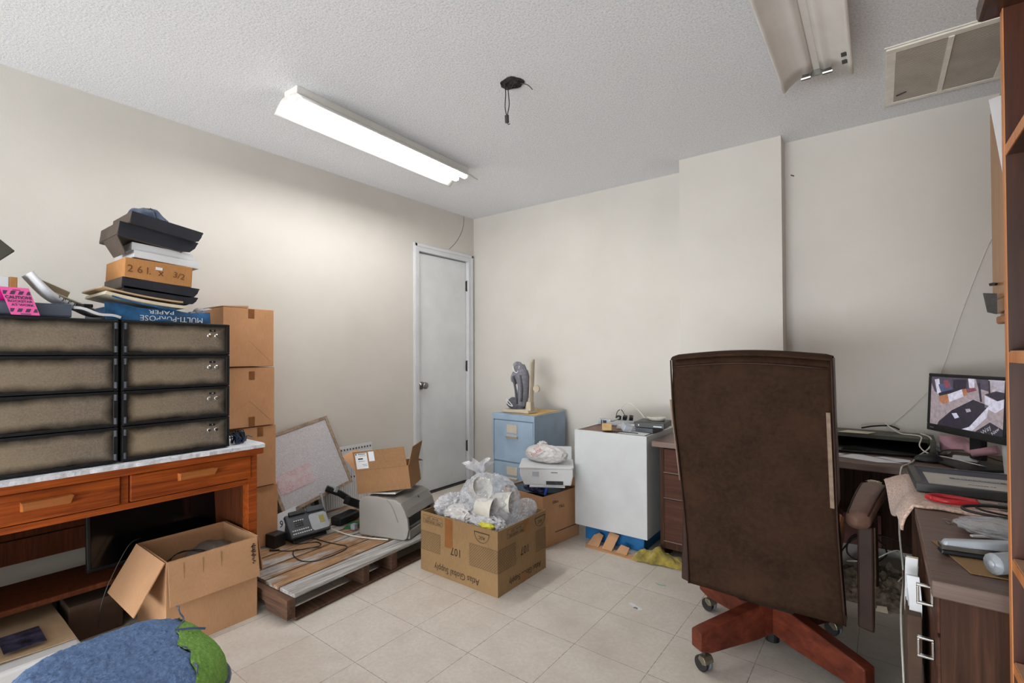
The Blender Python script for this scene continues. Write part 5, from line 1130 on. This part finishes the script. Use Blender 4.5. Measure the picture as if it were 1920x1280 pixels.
# red handled pliers on the towel
t = thing('snips', 'snips with red rubber handles lying on the pink towel', 'pliers', (3.25, -1.50, rz_+.016))
zz = rz_+.022
G().tube([(3.262, -1.482, zz), (3.225, -1.468, zz), (3.185, -1.463, zz), (3.158, -1.475, zz)], .0075, 8, smooth=6).out('red_handle', M['red'], t, smooth=True, world=True)
G().tube([(3.262, -1.500, zz), (3.225, -1.520, zz), (3.190, -1.525, zz), (3.162, -1.510, zz)], .0075, 8, smooth=6).out('red_handle', M['red'], t, smooth=True, world=True)
G().tube([(3.158, -1.475, zz), (3.150, -1.492, zz), (3.162, -1.510, zz)], .007, 8, smooth=6).out('handle_end', M['red'], t, smooth=True, world=True)
G().tube([(3.262, -1.482, zz), (3.295, -1.492, zz), (3.32, -1.505, zz)], .0045, 8).tube([(3.262, -1.500, zz), (3.295, -1.498, zz), (3.32, -1.49, zz)], .0045, 8).lathe([(.001, -.008), (.013, -.008), (.013, .008), (.001, .008)], Matrix.Translation((3.315, -1.497, zz)), 16).hexa([(3.32, -1.510, zz-.004), (3.385, -1.518, zz-.002), (3.385, -1.514, zz-.002), (3.32, -1.498, zz-.004), (3.32, -1.510, zz+.005), (3.385, -1.518, zz+.002), (3.385, -1.514, zz+.002), (3.32, -1.498, zz+.005)]).hexa([(3.32, -1.497, zz-.004), (3.388, -1.482, zz-.002), (3.388, -1.478, zz-.002), (3.32, -1.486, zz-.004), (3.32, -1.497, zz+.005), (3.388, -1.482, zz+.002), (3.388, -1.478, zz+.002), (3.32, -1.486, zz+.005)]).out('steel_jaws', M['steel'], t, world=True)
# bag of clear packaging and black cables
t = thing('plastic_packet', 'crumpled clear packet of cables on the side desk before the towel', 'packet', (3.28, -1.74, rz_+.001))
G().blob((3.290, -1.735, rz_+.020), (.095, .075, .020), 41, .16, 1.8, 5, floor=rz_+.0015, ridge=True).out('packet_film', M['foggy_film'], t, world=True, smooth=True)
for k in range(3): G().box((3.26+.012*k, -1.79+.03*k, rz_+.014+.004*k), (.11, .008, .004), (0, 0, .5-.2*k)).out('silver_strip', M['chrome' if k == 1 else 'white_plastic'], t, world=True)
cable([(3.40, -1.70, rz_+.045), (3.30, -1.70, rz_+.040), (3.225, -1.68, rz_+.040), (3.215, -1.655, rz_+.045), (3.27, -1.625, rz_+.048), (3.35, -1.62, rz_+.046), (3.42, -1.63, rz_+.04)], .004, 'cable_b', 'black cable bent into a loop over the clear packet on the side desk')
cable([(3.42, -1.685, rz_+.038), (3.33, -1.665, rz_+.036), (3.26, -1.655, rz_+.040), (3.24, -1.645, rz_+.045)], .003, 'cable_b', 'thinner black cable running inside the loop on the side desk')
tag(G().tube([(3.172, -1.655, rz_+.003), (3.18, -1.66, rz_+.004), (3.19, -1.68, rz_+.003), (3.183, -1.69, rz_+.003), (3.176, -1.675, rz_+.003)], .0015, 5, smooth=4).out('paper_clip', M['steel']), 'tiny bent paper clip on the bare side desk top', 'paper clip')
# stapler and grey handle tool on cardboard sheet
tag(G().slab([(3.135, -1.870, rz_+.0035), (3.40, -1.83, rz_+.0035), (3.42, -2.03, rz_+.0035), (3.185, -2.055, rz_+.0035)], .002, (0, 0, 1)).out('board_sheet', M['card_t']), 'worn brown board sheet under the stapler on the side desk', 'board')
t = thing('stapler', 'long silver and black stapler lying on the brown board sheet', 'stapler', (3.24, -1.93, rz_+.006))
P = Matrix.Translation((3.142, -1.955, rz_+.005))@Matrix.Rotation(.16, 4, 'Z')
G().hexa([(0, -.016, 0), (.26, -.018, 0), (.26, .018, 0), (0, .016, 0), (.003, -.014, .010), (.26, -.016, .012), (.26, .016, .012), (.003, .014, .010)]).xf(P).out('stapler_base', M['blackp'], t, bevel=.003, world=True)
G().hexa([(.004, -.013, .016), (.26, -.015, .030), (.26, .015, .030), (.004, .013, .016), (.010, -.010, .030), (.26, -.012, .060), (.26, .012, .060), (.010, .010, .030)]).xf(P).out('stapler_arm', M['silver_plastic'], t, bevel=.005, world=True)
G().bx(.002, .10, -.0145, .0145, .011, .020).xf(P).out('stapler_magazine', M['steel'], t, world=True)
t = thing('grip_tool', 'tool with a fat grey handle lying in front of the stapler', 'tool', (3.28, -2.0, rz_+.004))
G().tube([(3.215, -2.045, rz_+.026), (3.228, -2.035, rz_+.026), (3.26, -2.012, rz_+.028), (3.30, -1.998, rz_+.028), (3.34, -1.995, rz_+.026)], [.008]*2+[.021]*12+[.019]*8+[.014], 12, smooth=6).out('grey_grip', M['silver_plastic'], t, smooth=True, world=True)

# main desk items -----------------------------------------------------------
t = thing('network_recorder', 'flat black and olive recorder case under the cables on the walnut desk', 'recorder', (3.02, -.30, dz+.001))
P = Matrix.Translation((2.80, -.46, dz+.001))@Matrix.Rotation(math.radians(-2), 4, 'Z')
G().hexa([(0, 0, 0), (.42, .07, 0), (.42, .33, 0), (0, .33, 0), (0, 0, .012), (.42, .07, .012), (.42, .33, .060), (0, .33, .060)]).xf(P).out('front_slope', M['blackg'], t, bevel=.002, world=True)
G().hexa([(0, .16, .061), (.425, .16, .061), (.425, .34, .061), (0, .34, .061), (0, .155, .082), (.425, .155, .082), (.425, .34, .082), (0, .34, .082)]).xf(P).out('top_case', M['olive'], t, bevel=.002, world=True)
G().bx(.425, .445, .08, .33, 0, .082).xf(P).out('side_cheek', M['olive'], t, bevel=.002, world=True)
def sheet(name, pts, z, m, lab, cat='paper', th=.0012):
    return tag(G().slab([(x, y, z+dzz) for x, y, dzz in pts], th, (0, 0, 1)).out(name, M[m]), lab, cat)
sheet('note', [(2.86, -.345, 0), (2.99, -.345, 0), (3.02, -.265, 0), (2.90, -.255, 0)], dz+.0905, 'cream_paper', 'small cream note lying on the black recorder case', th=.001)
sheet('paper_sheet', [(2.87, -.58, 0), (2.93, -.475, 0), (2.97, -.475, 0), (3.12, -.60, 0), (3.03, -.635, 0)], dz+.0028, 'paper', 'long white sheet pointing right in front of the recorder case')
sheet('paper_sheet', [(2.86, -.60, 0), (2.90, -.515, 0), (2.84, -.50, 0), (2.80, -.58, 0)], dz+.0052, 'paper', 'small white sheet next to the chair back on the walnut desk')
sheet('paper_sheet', [(3.02, -.50, 0), (3.05, -.475, 0), (3.15, -.50, 0), (3.15, -.56, 0), (3.10, -.58, 0), (3.06, -.535, 0)], dz+.0035, 'paper', 'rounded white sheet just left of the computer mouse')
sheet('paper_sheet', [(3.28, -.62, 0), (3.32, -.56, 0), (3.56, -.57, 0), (3.57, -.64, 0)], dz+.0022, 'paper', 'white sheet at the desk front edge right of the mouse')
sheet('paper_sheet', [(3.36, -.66, 0), (3.38, -.63, 0), (3.58, -.645, 0), (3.57, -.695, 0)], dz+.0048, 'pinkpaper', 'pink edged sheet at the desk front edge near the bookcase')
def yp(u, v): return (3.22+.27*u, -.455+.10*v-.05*u, dz+.004+.010*math.sin(u*3)*(1-v))
tag(G().grid(yp, 10, 6, .003).out('yellow_booklet', M['yellowpaper']), 'pale yellow booklet curled under cables below the monitor', 'booklet')
def pk(u, v):
    a = u*2.6; return (3.27+.13*u+.02*math.sin(a*2), -.30-.20*u+.06*v, dz+.030+.065*v*(1-.3*u)+.025*math.sin(a))
tag(G().grid(pk, 16, 8, .002).out('pink_paper', M['pinkpaper'], smooth=True), 'curled pink paper sheet standing under the monitor', 'paper')
tag(G().lathe([(.001, 0), (.016, 0), (.018, .09), (.016, .09), (.001, .088)], Matrix.Translation((3.36, -.50, dz+.060))@Matrix.Rotation(1.2, 4, 'Y')@Matrix.Rotation(.4, 4, 'X'), 18).out('pink_paper_roll', M['pinkpaper'], smooth=True), 'small rolled pink paper under the right part of the monitor', 'paper roll')
tag(G().blob((3.27, -.22, dz+.026), (.045, .04, .024), 51, .3, 3, 4, floor=dz+.001, ridge=True).out('crumpled_tissue', M['paper']), 'crumpled white tissue between the recorder case and monitor', 'tissue')
tag(G().box((3.345, -.445, dz+.026), (.085, .030, .020), (0, 0, -.25)).out('cable_adapter', M['white_plastic'], bevel=.003), 'small white cable adapter on the yellow booklet', 'adapter')
# mouse
t = thing('computer_mouse', 'black computer mouse near the front edge of the walnut desk', 'mouse', (3.215, -.49, dz+.001))
def mo(u, v):
    a = u*2*PI; b_ = v*PI/2; return (3.215+.055*math.cos(a)*math.cos(b_)*(1-.08*math.sin(a)), -.485+.032*math.sin(a)*math.cos(b_), dz+.008+.033*math.sin(b_)*(1+.15*math.cos(a)))
G().grid(mo, 32, 12).out('mouse_shell', M['blackp'], t, smooth=True, world=True)
G().prism([(.054*math.cos(a*PI/12), .031*math.sin(a*PI/12)) for a in range(24)], Matrix.Translation((3.215, -.485, dz+.001)), .008).out('mouse_base', M['blackg'], t, world=True)
cable([(3.26, -.47, dz+.012), (3.29, -.51, dz+.006), (3.34, -.53, dz+.005), (3.44, -.52, dz+.006), (3.52, -.49, dz+.012), (3.50, -.45, dz+.02)], .0022, 'cable_b', 'black mouse cable curving right across the walnut desk')
cable([(3.25, -.40, dz+.02), (3.28, -.38, dz+.045), (3.35, -.40, dz+.055), (3.42, -.44, dz+.04), (3.50, -.48, dz+.02), (3.54, -.47, dz+.02)], .0022, 'cable_b', 'black cable arching over the yellow booklet below the monitor')
# big white cable from the wall down to the floor
cable([(3.06, -.13, dz+.125), (3.075, -.16, dz+.115), (3.12, -.24, dz+.092), (3.17, -.27, dz+.092), (3.215, -.30, dz+.090), (3.235, -.36, dz+.06), (3.20, -.43, dz+.035), (3.18, -.50, dz+.012), (3.15, -.60, dz+.006), (3.135, -.68, dz+.006), (3.13, -.715, dz-.005), (3.128, -.74, .58), (3.10, -.90, .46), (3.088, -1.05, .36), (3.075, -1.25, .25), (3.05, -1.45, .14), (3.06, -1.60, .06), (3.085, -1.72, .010)], .0032, 'cable_w', 'long white cable dropping from the desk edge past the side desk to the floor', sm=8) if False else None
cable([(3.06, -.13, dz+.125), (3.075, -.16, dz+.115), (3.12, -.24, dz+.092), (3.17, -.27, dz+.092), (3.20, -.32, dz+.090), (3.19, -.38, dz+.055), (3.22, -.42, dz+.03), (3.30, -.44, dz+.020), (3.36, -.50, dz+.016), (3.43, -.56, dz+.010), (3.50, -.54, dz+.012), (3.54, -.58, dz+.006)], .0032, 'cable_w', 'white cable winding from the wall behind the mouse to the right')
cable([(3.20, -.26, dz+.10), (3.235, -.31, dz+.088), (3.225, -.38, dz+.05), (3.175, -.45, dz+.012), (3.155, -.56, dz+.006), (3.125, -.66, dz+.006), (3.112, -.71, dz+.003), (3.106, -.73, dz-.03), (3.100, -.85, .60), (3.094, -1.05, .49), (3.100, -1.20, .38), (3.088, -1.35, .32), (3.088, -1.50, .20), (3.092, -1.60, .11), (3.098, -1.66, .05), (3.075, -1.75, .008), (3.04, -1.90, .005)], .0034, 'cable_w', 'long white cable dropping from the desk edge past the side desk to the floor', sm=6)
cable([(2.98, -.12, dz+.12), (2.95, -.13, dz+.105), (3.0, -.14, dz+.10)], .002, 'cable_w', 'short thin white lead poking up behind the recorder case')
cable([(2.96, -.20, dz+.100), (3.01, -.17, dz+.110), (3.08, -.15, dz+.115), (3.12, -.16, dz+.10)], .0045, 'cable_b', 'short black cable end lying on top of the recorder case')

# monitor ------------------------------------------------------------------
ML, MR = Vector((3.222, -.330, 0)), Vector((3.437, -.700, 0))
ex = (MR-ML).normalized(); MF = face_m((ML.x, ML.y, .806), ex, (0.0, 0, 1)); MF = Matrix.Translation((ML.x, ML.y, .806))@(Matrix.Translation((-ML.x, -ML.y, -.806))@MF)
MW, MH = .430, .272
t = thing('computer_monitor', 'black monitor showing camera footage on the right end of the walnut desk', 'monitor', ((ML.x+MR.x)/2+.05, (ML.y+MR.y)/2+.03, dz+.001))
TB = MF@Matrix.Rotation(-.05, 4, 'X')
G().bx(0, MW, 0, .032, -.022, .004).bx(0, MW, MH-.015, MH, -.022, .004).bx(0, .015, .032, MH-.015, -.022, .004).bx(MW-.015, MW, .032, MH-.015, -.022, .004).xf(TB).out('bezel', M['blackp'], t, bevel=.003, world=True)
G().bx(.01, MW-.01, .01, MH-.01, -.045, -.008).xf(TB).out('monitor_back', M['blackp'], t, bevel=.006, world=True)
G().bx(MW/2-.03, MW/2+.03, -.10, .12, -.075, -.046).xf(MF).out('stand_neck', M['blackp'], t, bevel=.004, world=True)
G().bx(MW/2-.12, MW/2+.12, -.131, -.118, -.14, .07).xf(MF).out('stand_base', M['blackp'], t, bevel=.005, world=True)
g = G()
SX0, SX1, SY0, SY1 = .015, MW-.015, .032, MH-.015
def SP(u, v): return (SX0+(SX1-SX0)*u, SY0+(SY1-SY0)*(1-v))
def poly(pts, mi, lift):
    g.mi = mi; g._f([Vector((*SP(u, v), lift)) for u, v in pts], [tuple(range(len(pts)))[::-1]])
# the picture on the screen: floor, counters and machines, in screen fractions
poly([(0, 0), (1, 0), (1, 1), (0, 1)], 0, .0000)
poly([(0, 0), (.62, 0), (.55, .26), (.20, .36), (.06, .32), (0, .14)], 5, .0002)
poly([(.05, .06), (.12, .04), (.16, .34), (.10, .36)], 2, .0003)
poly([(.11, .16), (.28, .10), (.32, .24), (.16, .32)], 4, .0004); poly([(.18, .08), (.26, .06), (.30, .20), (.22, .24)], 6, .0005)
poly([(.33, .04), (.52, .02), (.52, .20), (.34, .28)], 1, .0004)
poly([(.13, .40), (.26, .34), (.29, .50), (.20, .56), (.14, .50)], 3, .0005)
poly([(.13, .40), (.22, .36), (.26, .34), (.52, .20), (.45, .18), (.12, .34)], 1, .00055)
poly([(.26, .35), (.46, .22), (.49, .36), (.29, .50)], 2, .0006)
poly([(.46, .22), (.52, .20), (.54, .32), (.49, .36)], 3, .0006); poly([(.53, .20), (.64, .17), (.66, .22), (.54, .28)], 6, .0006)
poly([(.54, 0), (.62, 0), (.63, .17), (.56, .18)], 2, .0004)
poly([(.64, 0), (.80, 0), (.82, .22), (.68, .18)], 5, .0004)
poly([(.80, 0), (1, 0), (1, .18), (.84, .10)], 7, .0005); poly([(.84, .20), (.95, .08), (1, .12), (1, .24), (.92, .26)], 7, .0006)
poly([(.76, .28), (.90, .20), (1, .22), (1, .36), (.92, .38)], 1, .0007)
poly([(.76, .30), (.92, .38), (1, .33), (1, .48), (.90, .60), (.77, .52)], 2, .0008)
poly([(.33, .66), (.62, .40), (.82, .48), (.62, .92), (.55, 1), (.12, 1), (.14, .93)], 1, .0008)
poly([(.82, .48), (.80, .70), (.62, 1), (.48, 1), (.58, .93)], 2, .0009)
poly([(.84, .78), (1, .88), (1, 1), (.66, 1)], 1, .0010)
poly([(.33, .72), (.40, .70), (.44, .78), (.38, .82)], 2, .0010); poly([(.52, .60), (.58, .58), (.60, .63), (.54, .66)], 7, .0010)
poly([(.67, .08), (.70, .07), (.735, .42), (.71, .43)], 1, .0011); poly([(.80, .02), (.82, .02), (.835, .28), (.815, .28)], 1, .0011)
g.xf(TB@Matrix.Translation((0, 0, .0)))
g.out('screen', M['scr'], t, world=True)
text('Way', .028, M['paper'], t, TB, SX0+.80*(SX1-SX0), SY0+.065*(SY1-SY0), rot=.75, name='screen_lettering', lift=.0016)
text('New', .022, M['paper'], t, TB, SX0+.91*(SX1-SX0), SY0+.016, rot=.75, name='screen_lettering', lift=.0016)
text('Lenovo', .0085, M['silver_plastic'], t, TB, .035, .016, name='brand_lettering', lift=.0045)
# white cup
t = thing('foam_cup', 'tall white foam cup with lid in front of the monitor beside the bookcase', 'cup', (3.45, -.60, dz+.001))
G().lathe([(.001, 0), (.030, 0), (.040, .175), (.001, .175)], Matrix.Translation((3.470, -.640, dz+.007)), 28).out('cup_body', M['white_plastic'], t, smooth='auto', world=True)
G().lathe([(.001, .175), (.043, .175), (.043, .184), (.038, .200), (.001, .202)], Matrix.Translation((3.470, -.640, dz+.007)), 28).out('cup_lid', M['paper'], t, smooth='auto', world=True)

# clutter under the desk
t = thing('debris_pile', 'dim heap of torn packaging and cables under the walnut desk', 'debris', (3.05, -.40, 0))
G().grid(lambda u, v: (2.78+.65*u, -.62+.45*v, .004+math.sin(u*PI)*math.sin(v*PI)*(.05+.14*abs(noise.fractal(Vector((u*5, v*5, 3)), 1, 2, 4)))), 50, 40, .003).out('torn_packaging', M['dirt'], t, world=True)
cable([(2.86, -.35, .12), (2.92, -.38, .22), (3.0, -.36, .25), (3.06, -.40, .19), (2.99, -.45, .14), (2.9, -.42, .16), (2.93, -.36, .24), (3.08, -.34, .25), (3.20, -.38, .20)], .004, 'cable_b', 'black cables looping in the dark under the walnut desk')
cable([(2.90, -.45, .13), (3.0, -.48, .17), (3.10, -.45, .23), (3.14, -.42, .15), (3.10, -.5, .10)], .003, 'cable_w', 'pale cable tangled in the dark under the walnut desk')
tag(G().box((2.95, -.30, .27), (.16, .10, .16), (0, 0, .2)).out('reddish_carton', mat('reddish_board', '6b4440', .8)), 'dull reddish carton in the dark under the walnut desk', 'box')
tag(G().slab([(3.015, -.66, .004), (3.06, -.655, .004), (3.055, -.63, .022), (3.02, -.635, .020)], .002).out('paper_scrap', M['cream_paper']), 'small torn paper scrap on the floor under the walnut desk', 'paper scrap')

# ---------------------------------------------------------------- executive chair
t = thing('executive_chair', 'brown executive office chair seen from behind on a cherry wood base', 'chair', (2.69, -1.265, 0))
yb = -1.46
Lx_ = [(.26, 2.428), (.45, 2.420), (.61, 2.406), (.78, 2.389), (.92, 2.372), (1.05, 2.366), (1.15, 2.363)]
Rx_ = [(.24, 2.943), (.45, 2.930), (.61, 2.922), (.77, 2.919), (1.0, 2.913), (1.15, 2.911)]
def ip(tb, z):
    if z <= tb[0][0]: return tb[0][1]
    for (a, x), (b, y) in zip(tb, tb[1:]):
        if z <= b: return x+(y-x)*(z-a)/(b-a)
    return tb[-1][1]
def thick(z): return .075+.030*math.sin(max(0, min(1, (z-.26)/.9))*PI)+(.012 if z > 1 else 0)
# rear panel of the back
z0b, z1b = .268, 1.150
def rear(u, v):
    z = z0b+(z1b-z0b)*v; a, b = ip(Lx_, z), ip(Rx_, z)
    return (a+(b-a)*u, yb-.010*math.sin(u*PI)+.004*noise.noise(Vector((u*3, v*4, 0)))+.018*(v**8), z+.018*math.sin(u*PI)*v**10)
G().grid(rear, 30, 40, .020).out('backrest_rear', M['suede'], t, smooth=True, world=True)
def cush(u, v):   # side and front shell, section swept upward
    z = z0b+.004+(z1b-z0b)*v; a, b = ip(Lx_, z), ip(Rx_, z); T = thick(z); p = u
    ang = PI*p; cx = (a+b)/2; hw = (b-a)/2+.002
    n_ = 6; cs, sn = math.cos(ang), math.sin(ang)
    x = cx+hw*math.copysign(abs(cs)**(2/n_), cs); y = yb+.018+T*abs(sn)**(2/n_)+.0*v
    return (x, y, z)
G().grid(cush, 60, 40).out('backrest_cushion', M['leather_d'], t, smooth=True, world=True)
G().bx(2.44, 2.925, yb+.02, yb+.075, z0b-.003, z0b+.006).out('backrest_bottom', M['leather_d'], t, world=True)
def top(u, v):
    a, b = ip(Lx_, 1.15), ip(Rx_, 1.15); x = a+(b-a)*u; ang = PI*v
    return (x, yb+.052-.055*math.cos(ang), 1.150+.018*math.sin(u*PI)+.022*math.sin(ang)*(1 if .0 < u < 1 else .8))
G().grid(top, 30, 14).out('headrest_roll', M['suede'], t, smooth=True, world=True)
def capf(xe, sg):
    def f(u, v):
        z = .66+.50*v; T = thick(z); return (xe(z)+sg*.003, yb+.020+(T-.010)*u, z)
    return f
G().grid(capf(lambda z: ip(Rx_, z), 1), 6, 20, .003).out('side_gusset', M['leather_m'], t, smooth=True, world=True)
def pipe(tb, off, z0, z1, y=yb-.006, r=.0035, m='leather_d', nm='piping'):
    G().tube([(ip(tb, z0+(z1-z0)*k/14)+off, y, z0+(z1-z0)*k/14) for k in range(15)], r, 6).out(nm, M[m], t, smooth=True, world=True)
pipe(Rx_, -.001, .27, 1.15); pipe(Lx_, .001, .27, 1.15)
G().tube([(ip(Lx_, 1.13)+.01+(.525)*k/12, yb-.004-.009*math.sin(k/12*PI), 1.122+.018*math.sin(k/12*PI)) for k in range(13)], .003, 6).out('piping', M['leather_d'], t, smooth=True, world=True)
G().hexa([(2.902, yb-.012, .655), (2.914, yb-.012, .655), (2.914, yb+.002, .655), (2.902, yb+.002, .655), (2.893, yb-.012, .975), (2.905, yb-.012, .975), (2.905, yb+.002, .975), (2.893, yb+.002, .975)]).out('frayed_trim', M['tan_trim'], t, world=True)
G().hexa([(2.394, yb-.004, .67), (2.402, yb-.004, .67), (2.402, yb+.006, .67), (2.394, yb+.006, .67), (2.358, yb-.004, .99), (2.368, yb-.004, .99), (2.368, yb+.006, .99), (2.358, yb+.006, .99)]).out('frayed_trim', M['tan_trim'], t, world=True)
# seat
G().prism(rr(2.445, 2.915, -1.37, -.86, .06), Matrix.Translation((0, 0, .385)), .10).out('seat', M['rust_fab'], t, bevel=.02, seg=3, world=True)
G().prism(rr(2.455, 2.905, -1.36, -.87, .05), Matrix.Translation((0, 0, .315)), .07).out('seat_frame', M['leather_d'], t, world=True)
G().bx(2.58, 2.80, -1.42, -1.14, .272, .314).hexa([(2.60, -1.40, .23), (2.78, -1.40, .23), (2.78, -1.16, .23), (2.60, -1.16, .23), (2.58, -1.42, .271), (2.80, -1.42, .271), (2.80, -1.14, .271), (2.58, -1.14, .271)]).out('tilt_mechanism', M['black'], t, world=True)
G().tube([(2.69, -1.265, .045), (2.69, -1.265, .24)], .026, 16).out('gas_column', M['black'], t, world=True)
# armrests
def armrest(sg):
    X = 2.995 if sg > 0 else 2.392
    a = None
    def pad_(u, v):
        y = -1.40+.37*v; w_ = (.036+.012*v)*(1 if v > .02 else .9); endr = math.sqrt(max(0, 1-max(0, (v-.86)/.14)**2))*math.sqrt(max(0, 1-max(0, (.06-v)/.06)**2))
        ang = u*2*PI; xx = X+sg*(-.022+.050*v)
        s_ = .9; cx_ = math.copysign(abs(math.cos(ang))**s_, math.cos(ang)); sz = math.copysign(abs(math.sin(ang))**.7, math.sin(ang))
        return (xx+w_*cx_*endr, y, .600+.045*v+.012*math.sin(v*PI)+.030*sz*max(.25, endr))
    pd = G().grid(pad_, 32, 30).out('armrest_pad', M['leather'], t, smooth=True, world=True)
    for uu in (.11, .39):
        G().tube([pad_(uu, v/24) for v in range(1, 24)], .0035, 6).out('armrest_piping', M['leather_d'], pd, smooth=True, world=True)
    g = G(); g.hexa([(X-.024, -1.37, .235), (X+.022, -1.37, .225), (X+.022, -1.27, .225), (X-.024, -1.27, .235), (X-.024, -1.345, .575), (X+.022, -1.345, .575), (X+.022, -1.255, .58), (X-.024, -1.255, .58)])
    g.out('armrest_post', M['leather_d'], t, bevel=.006, world=True)
    g = G(); g.hexa([(X-.005, -1.15, .30), (X+.035, -1.15, .30), (X+.035, -1.07, .31), (X-.005, -1.07, .31), (X-.005, -1.18, .60), (X+.032, -1.18, .60), (X+.032, -1.10, .60), (X-.005, -1.10, .60)])
    g.out('armrest_post', M['leather_d'], t, bevel=.006, world=True)
    G().box((X, -1.21, .265), (.045, .30, .07)).out('armrest_rail', M['leather_d'], t, bevel=.01, world=True)
    if sg > 0:
        q = G().blob((X+.022, -1.032, .668), (.022, .007, .006), 61, .6, 4, 3).out('torn_padding', M['cream_paper'], pd, world=True)
        G().tube([(X+.020, -1.33, .25), (X+.025, -1.30, .40), (X+.024, -1.285, .56)], .003, 6).out('post_piping', M['tan_trim'], t, world=True)
armrest(1); armrest(-1)
# star base
ctr = Vector((2.69, -1.265, 0)); ends = [Vector((2.405, -1.093, 0)), Vector((2.506, -1.544, 0)), Vector((2.875, -.986, 0)), Vector((2.975, -1.437, 0))]
for e in ends:
    d = (e-ctr); L = d.length; F = face_m(ctr, d, (0, 0, 1))
    f0, f1 = .02, L+.035
    g = G(); w2 = .026
    pts = [(f0, .085), (f0, .200), (.08, .205), (f1-.03, .158), (f1, .150), (f1, .085), (f1-.05, .070), (.10, .075)]
    g.prism(pts, F@Matrix.Translation((0, 0, -w2)), w2*2)
    lg = g.out('base_leg', M['cherry'], t, bevel=.006, seg=3, world=True)
    ax = d.normalized(); pr_ = Vector((-ax.y, ax.x, 0))
    G().tube([(e.x, e.y, .045), (e.x, e.y, .078)], .007, 8).out('caster_stem', M['steel'], lg, world=True)
    q = pr_*.0 + ax
    wm = Matrix.Translation((e.x, e.y, .0285))@Matrix.Rotation(math.radians(-25), 4, 'Z')@Matrix.Rotation(PI/2, 4, 'X')
    for s_ in (-1, 1):
        G().lathe([(.001, s_*.003), (.025, s_*.003), (.028, s_*.007), (.028, s_*.017), (.024, s_*.021), (.001, s_*.021)], wm, 22).out('caster_wheel', M['caster_gray' if s_ < 0 else 'rubber'], lg, world=True)
    G().prism([(-.008, .016), (-.004, .0305), (.018, .0305), (.026, .018), (.028, .006), (.012, .000)], wm@Matrix.Translation((0, 0, -.0225)), .045).out('caster_hood', M['tan_metal'], lg, bevel=.003, world=True)
    G().tube([(ctr.x+ax.x*.01, ctr.y+ax.y*.01, .09), (ctr.x+ax.x*.01, ctr.y+ax.y*.01, .19)], .036, 10).out('hub_block', M['black'], lg, world=True) if e is ends[0] else None

# ---------------------------------------------------------------- wall cabinet on the right wall
t = thing('wall_cabinet', 'honey oak wall cabinet high on the right wall above the monitor', 'wall cabinet', (3.61, -.85, 1.31))
G().bx(3.465, XR-.003, -1.55, -.440, 1.335, 2.235).out('cabinet_body', M['walloak'], t, bevel=.002, world=True)
for a, b in ((-.975, -.450), (-1.54, -.985)):
    d = G().bx(3.440, 3.464, a, b, 1.345, 2.225).out('cabinet_door', M['walloak'], t, bevel=.003, world=True)
    G().bx(3.436, 3.440, a+.05, b-.05, 1.40, 2.17).out('raised_panel', M['walloak'], d, bevel=.002, world=True)
G().bx(3.45, XR-.003, -1.55, -.445, 1.300, 1.334).out('bottom_moulding', M['bookedge'], t, bevel=.008, world=True)
t = thing('white_sheet', 'white sheet of paper taped to the upper front of the oak wall cabinet', 'paper', (3.40, -1.22, 1.68))
G().slab([(3.336, -1.200, 2.010), (3.425, -1.200, 2.030), (3.425, -1.22, 1.62), (3.375, -1.22, 1.655)], .003).out('sheet', M['paper'], t, world=True)
t = thing('hanging_clip', 'dark binder clip hanging from the lower left of the wall cabinet', 'clip', (3.40, -.62, 1.33))
G().hexa([(3.402, -.62, 1.345), (3.430, -.62, 1.335), (3.430, -.60, 1.335), (3.402, -.60, 1.345), (3.390, -.62, 1.425), (3.430, -.62, 1.420), (3.430, -.60, 1.420), (3.390, -.60, 1.425)]).out('clip_body', M['dark_steel'], t, world=True)
G().lathe([(.001, 0), (.012, 0), (.014, .01), (.001, .014)], Matrix.Translation((3.422, -.60, 1.455)), 14).out('clip_hook', M['blackp'], t, world=True)

# ---------------------------------------------------------------- bookcase in the right foreground
kx = 3.2135; ky = -2.262
t = thing('bookcase', 'tall dark brown bookcase with honey oak edges in the right foreground', 'bookcase', (3.45, -2.62, 0))
G().bx(kx, kx+.30, ky, ky+.018, 0, 1.765).out('side_panel', M['bookdark'], t, world=True)
G().bx(kx-.0015, kx, ky-.0005, ky+.018, 0, 1.765).out('oak_edging', M['bookedge'], t, world=True)
G().bx(kx, kx+.30, ky-.80, ky-.782, 0, 1.765).out('side_panel', M['bookdark'], t, world=True)
G().bx(kx+.29, kx+.30, ky-.782, ky, 0, 1.765).out('back_panel', M['bookdark'], t, world=True)
G().bx(kx-.03, kx+.31, ky-.82, ky+.035, 1.7655, 1.80).out('crown_moulding', M['bookdark'], t, bevel=.008, world=True)
for z in (1.530, 1.178, .829, .656, .35, .06):
    s = G().bx(kx+.002, kx+.289, ky-.781, ky-.001, z-.018, z).out('shelf', M['bookdark'], t, world=True)
    G().bx(kx, kx+.0018, ky-.781, ky-.001, z-.018, z).out('shelf_edging', M['bookedge'], s, world=True)
    G().bx(kx+.0015, kx+.288, ky-.781, ky-.002, z, z+.002).out('shelf_top_layer', M['shelf_top'], s, world=True)  # thin tan layer that makes the top face paler than the shelf
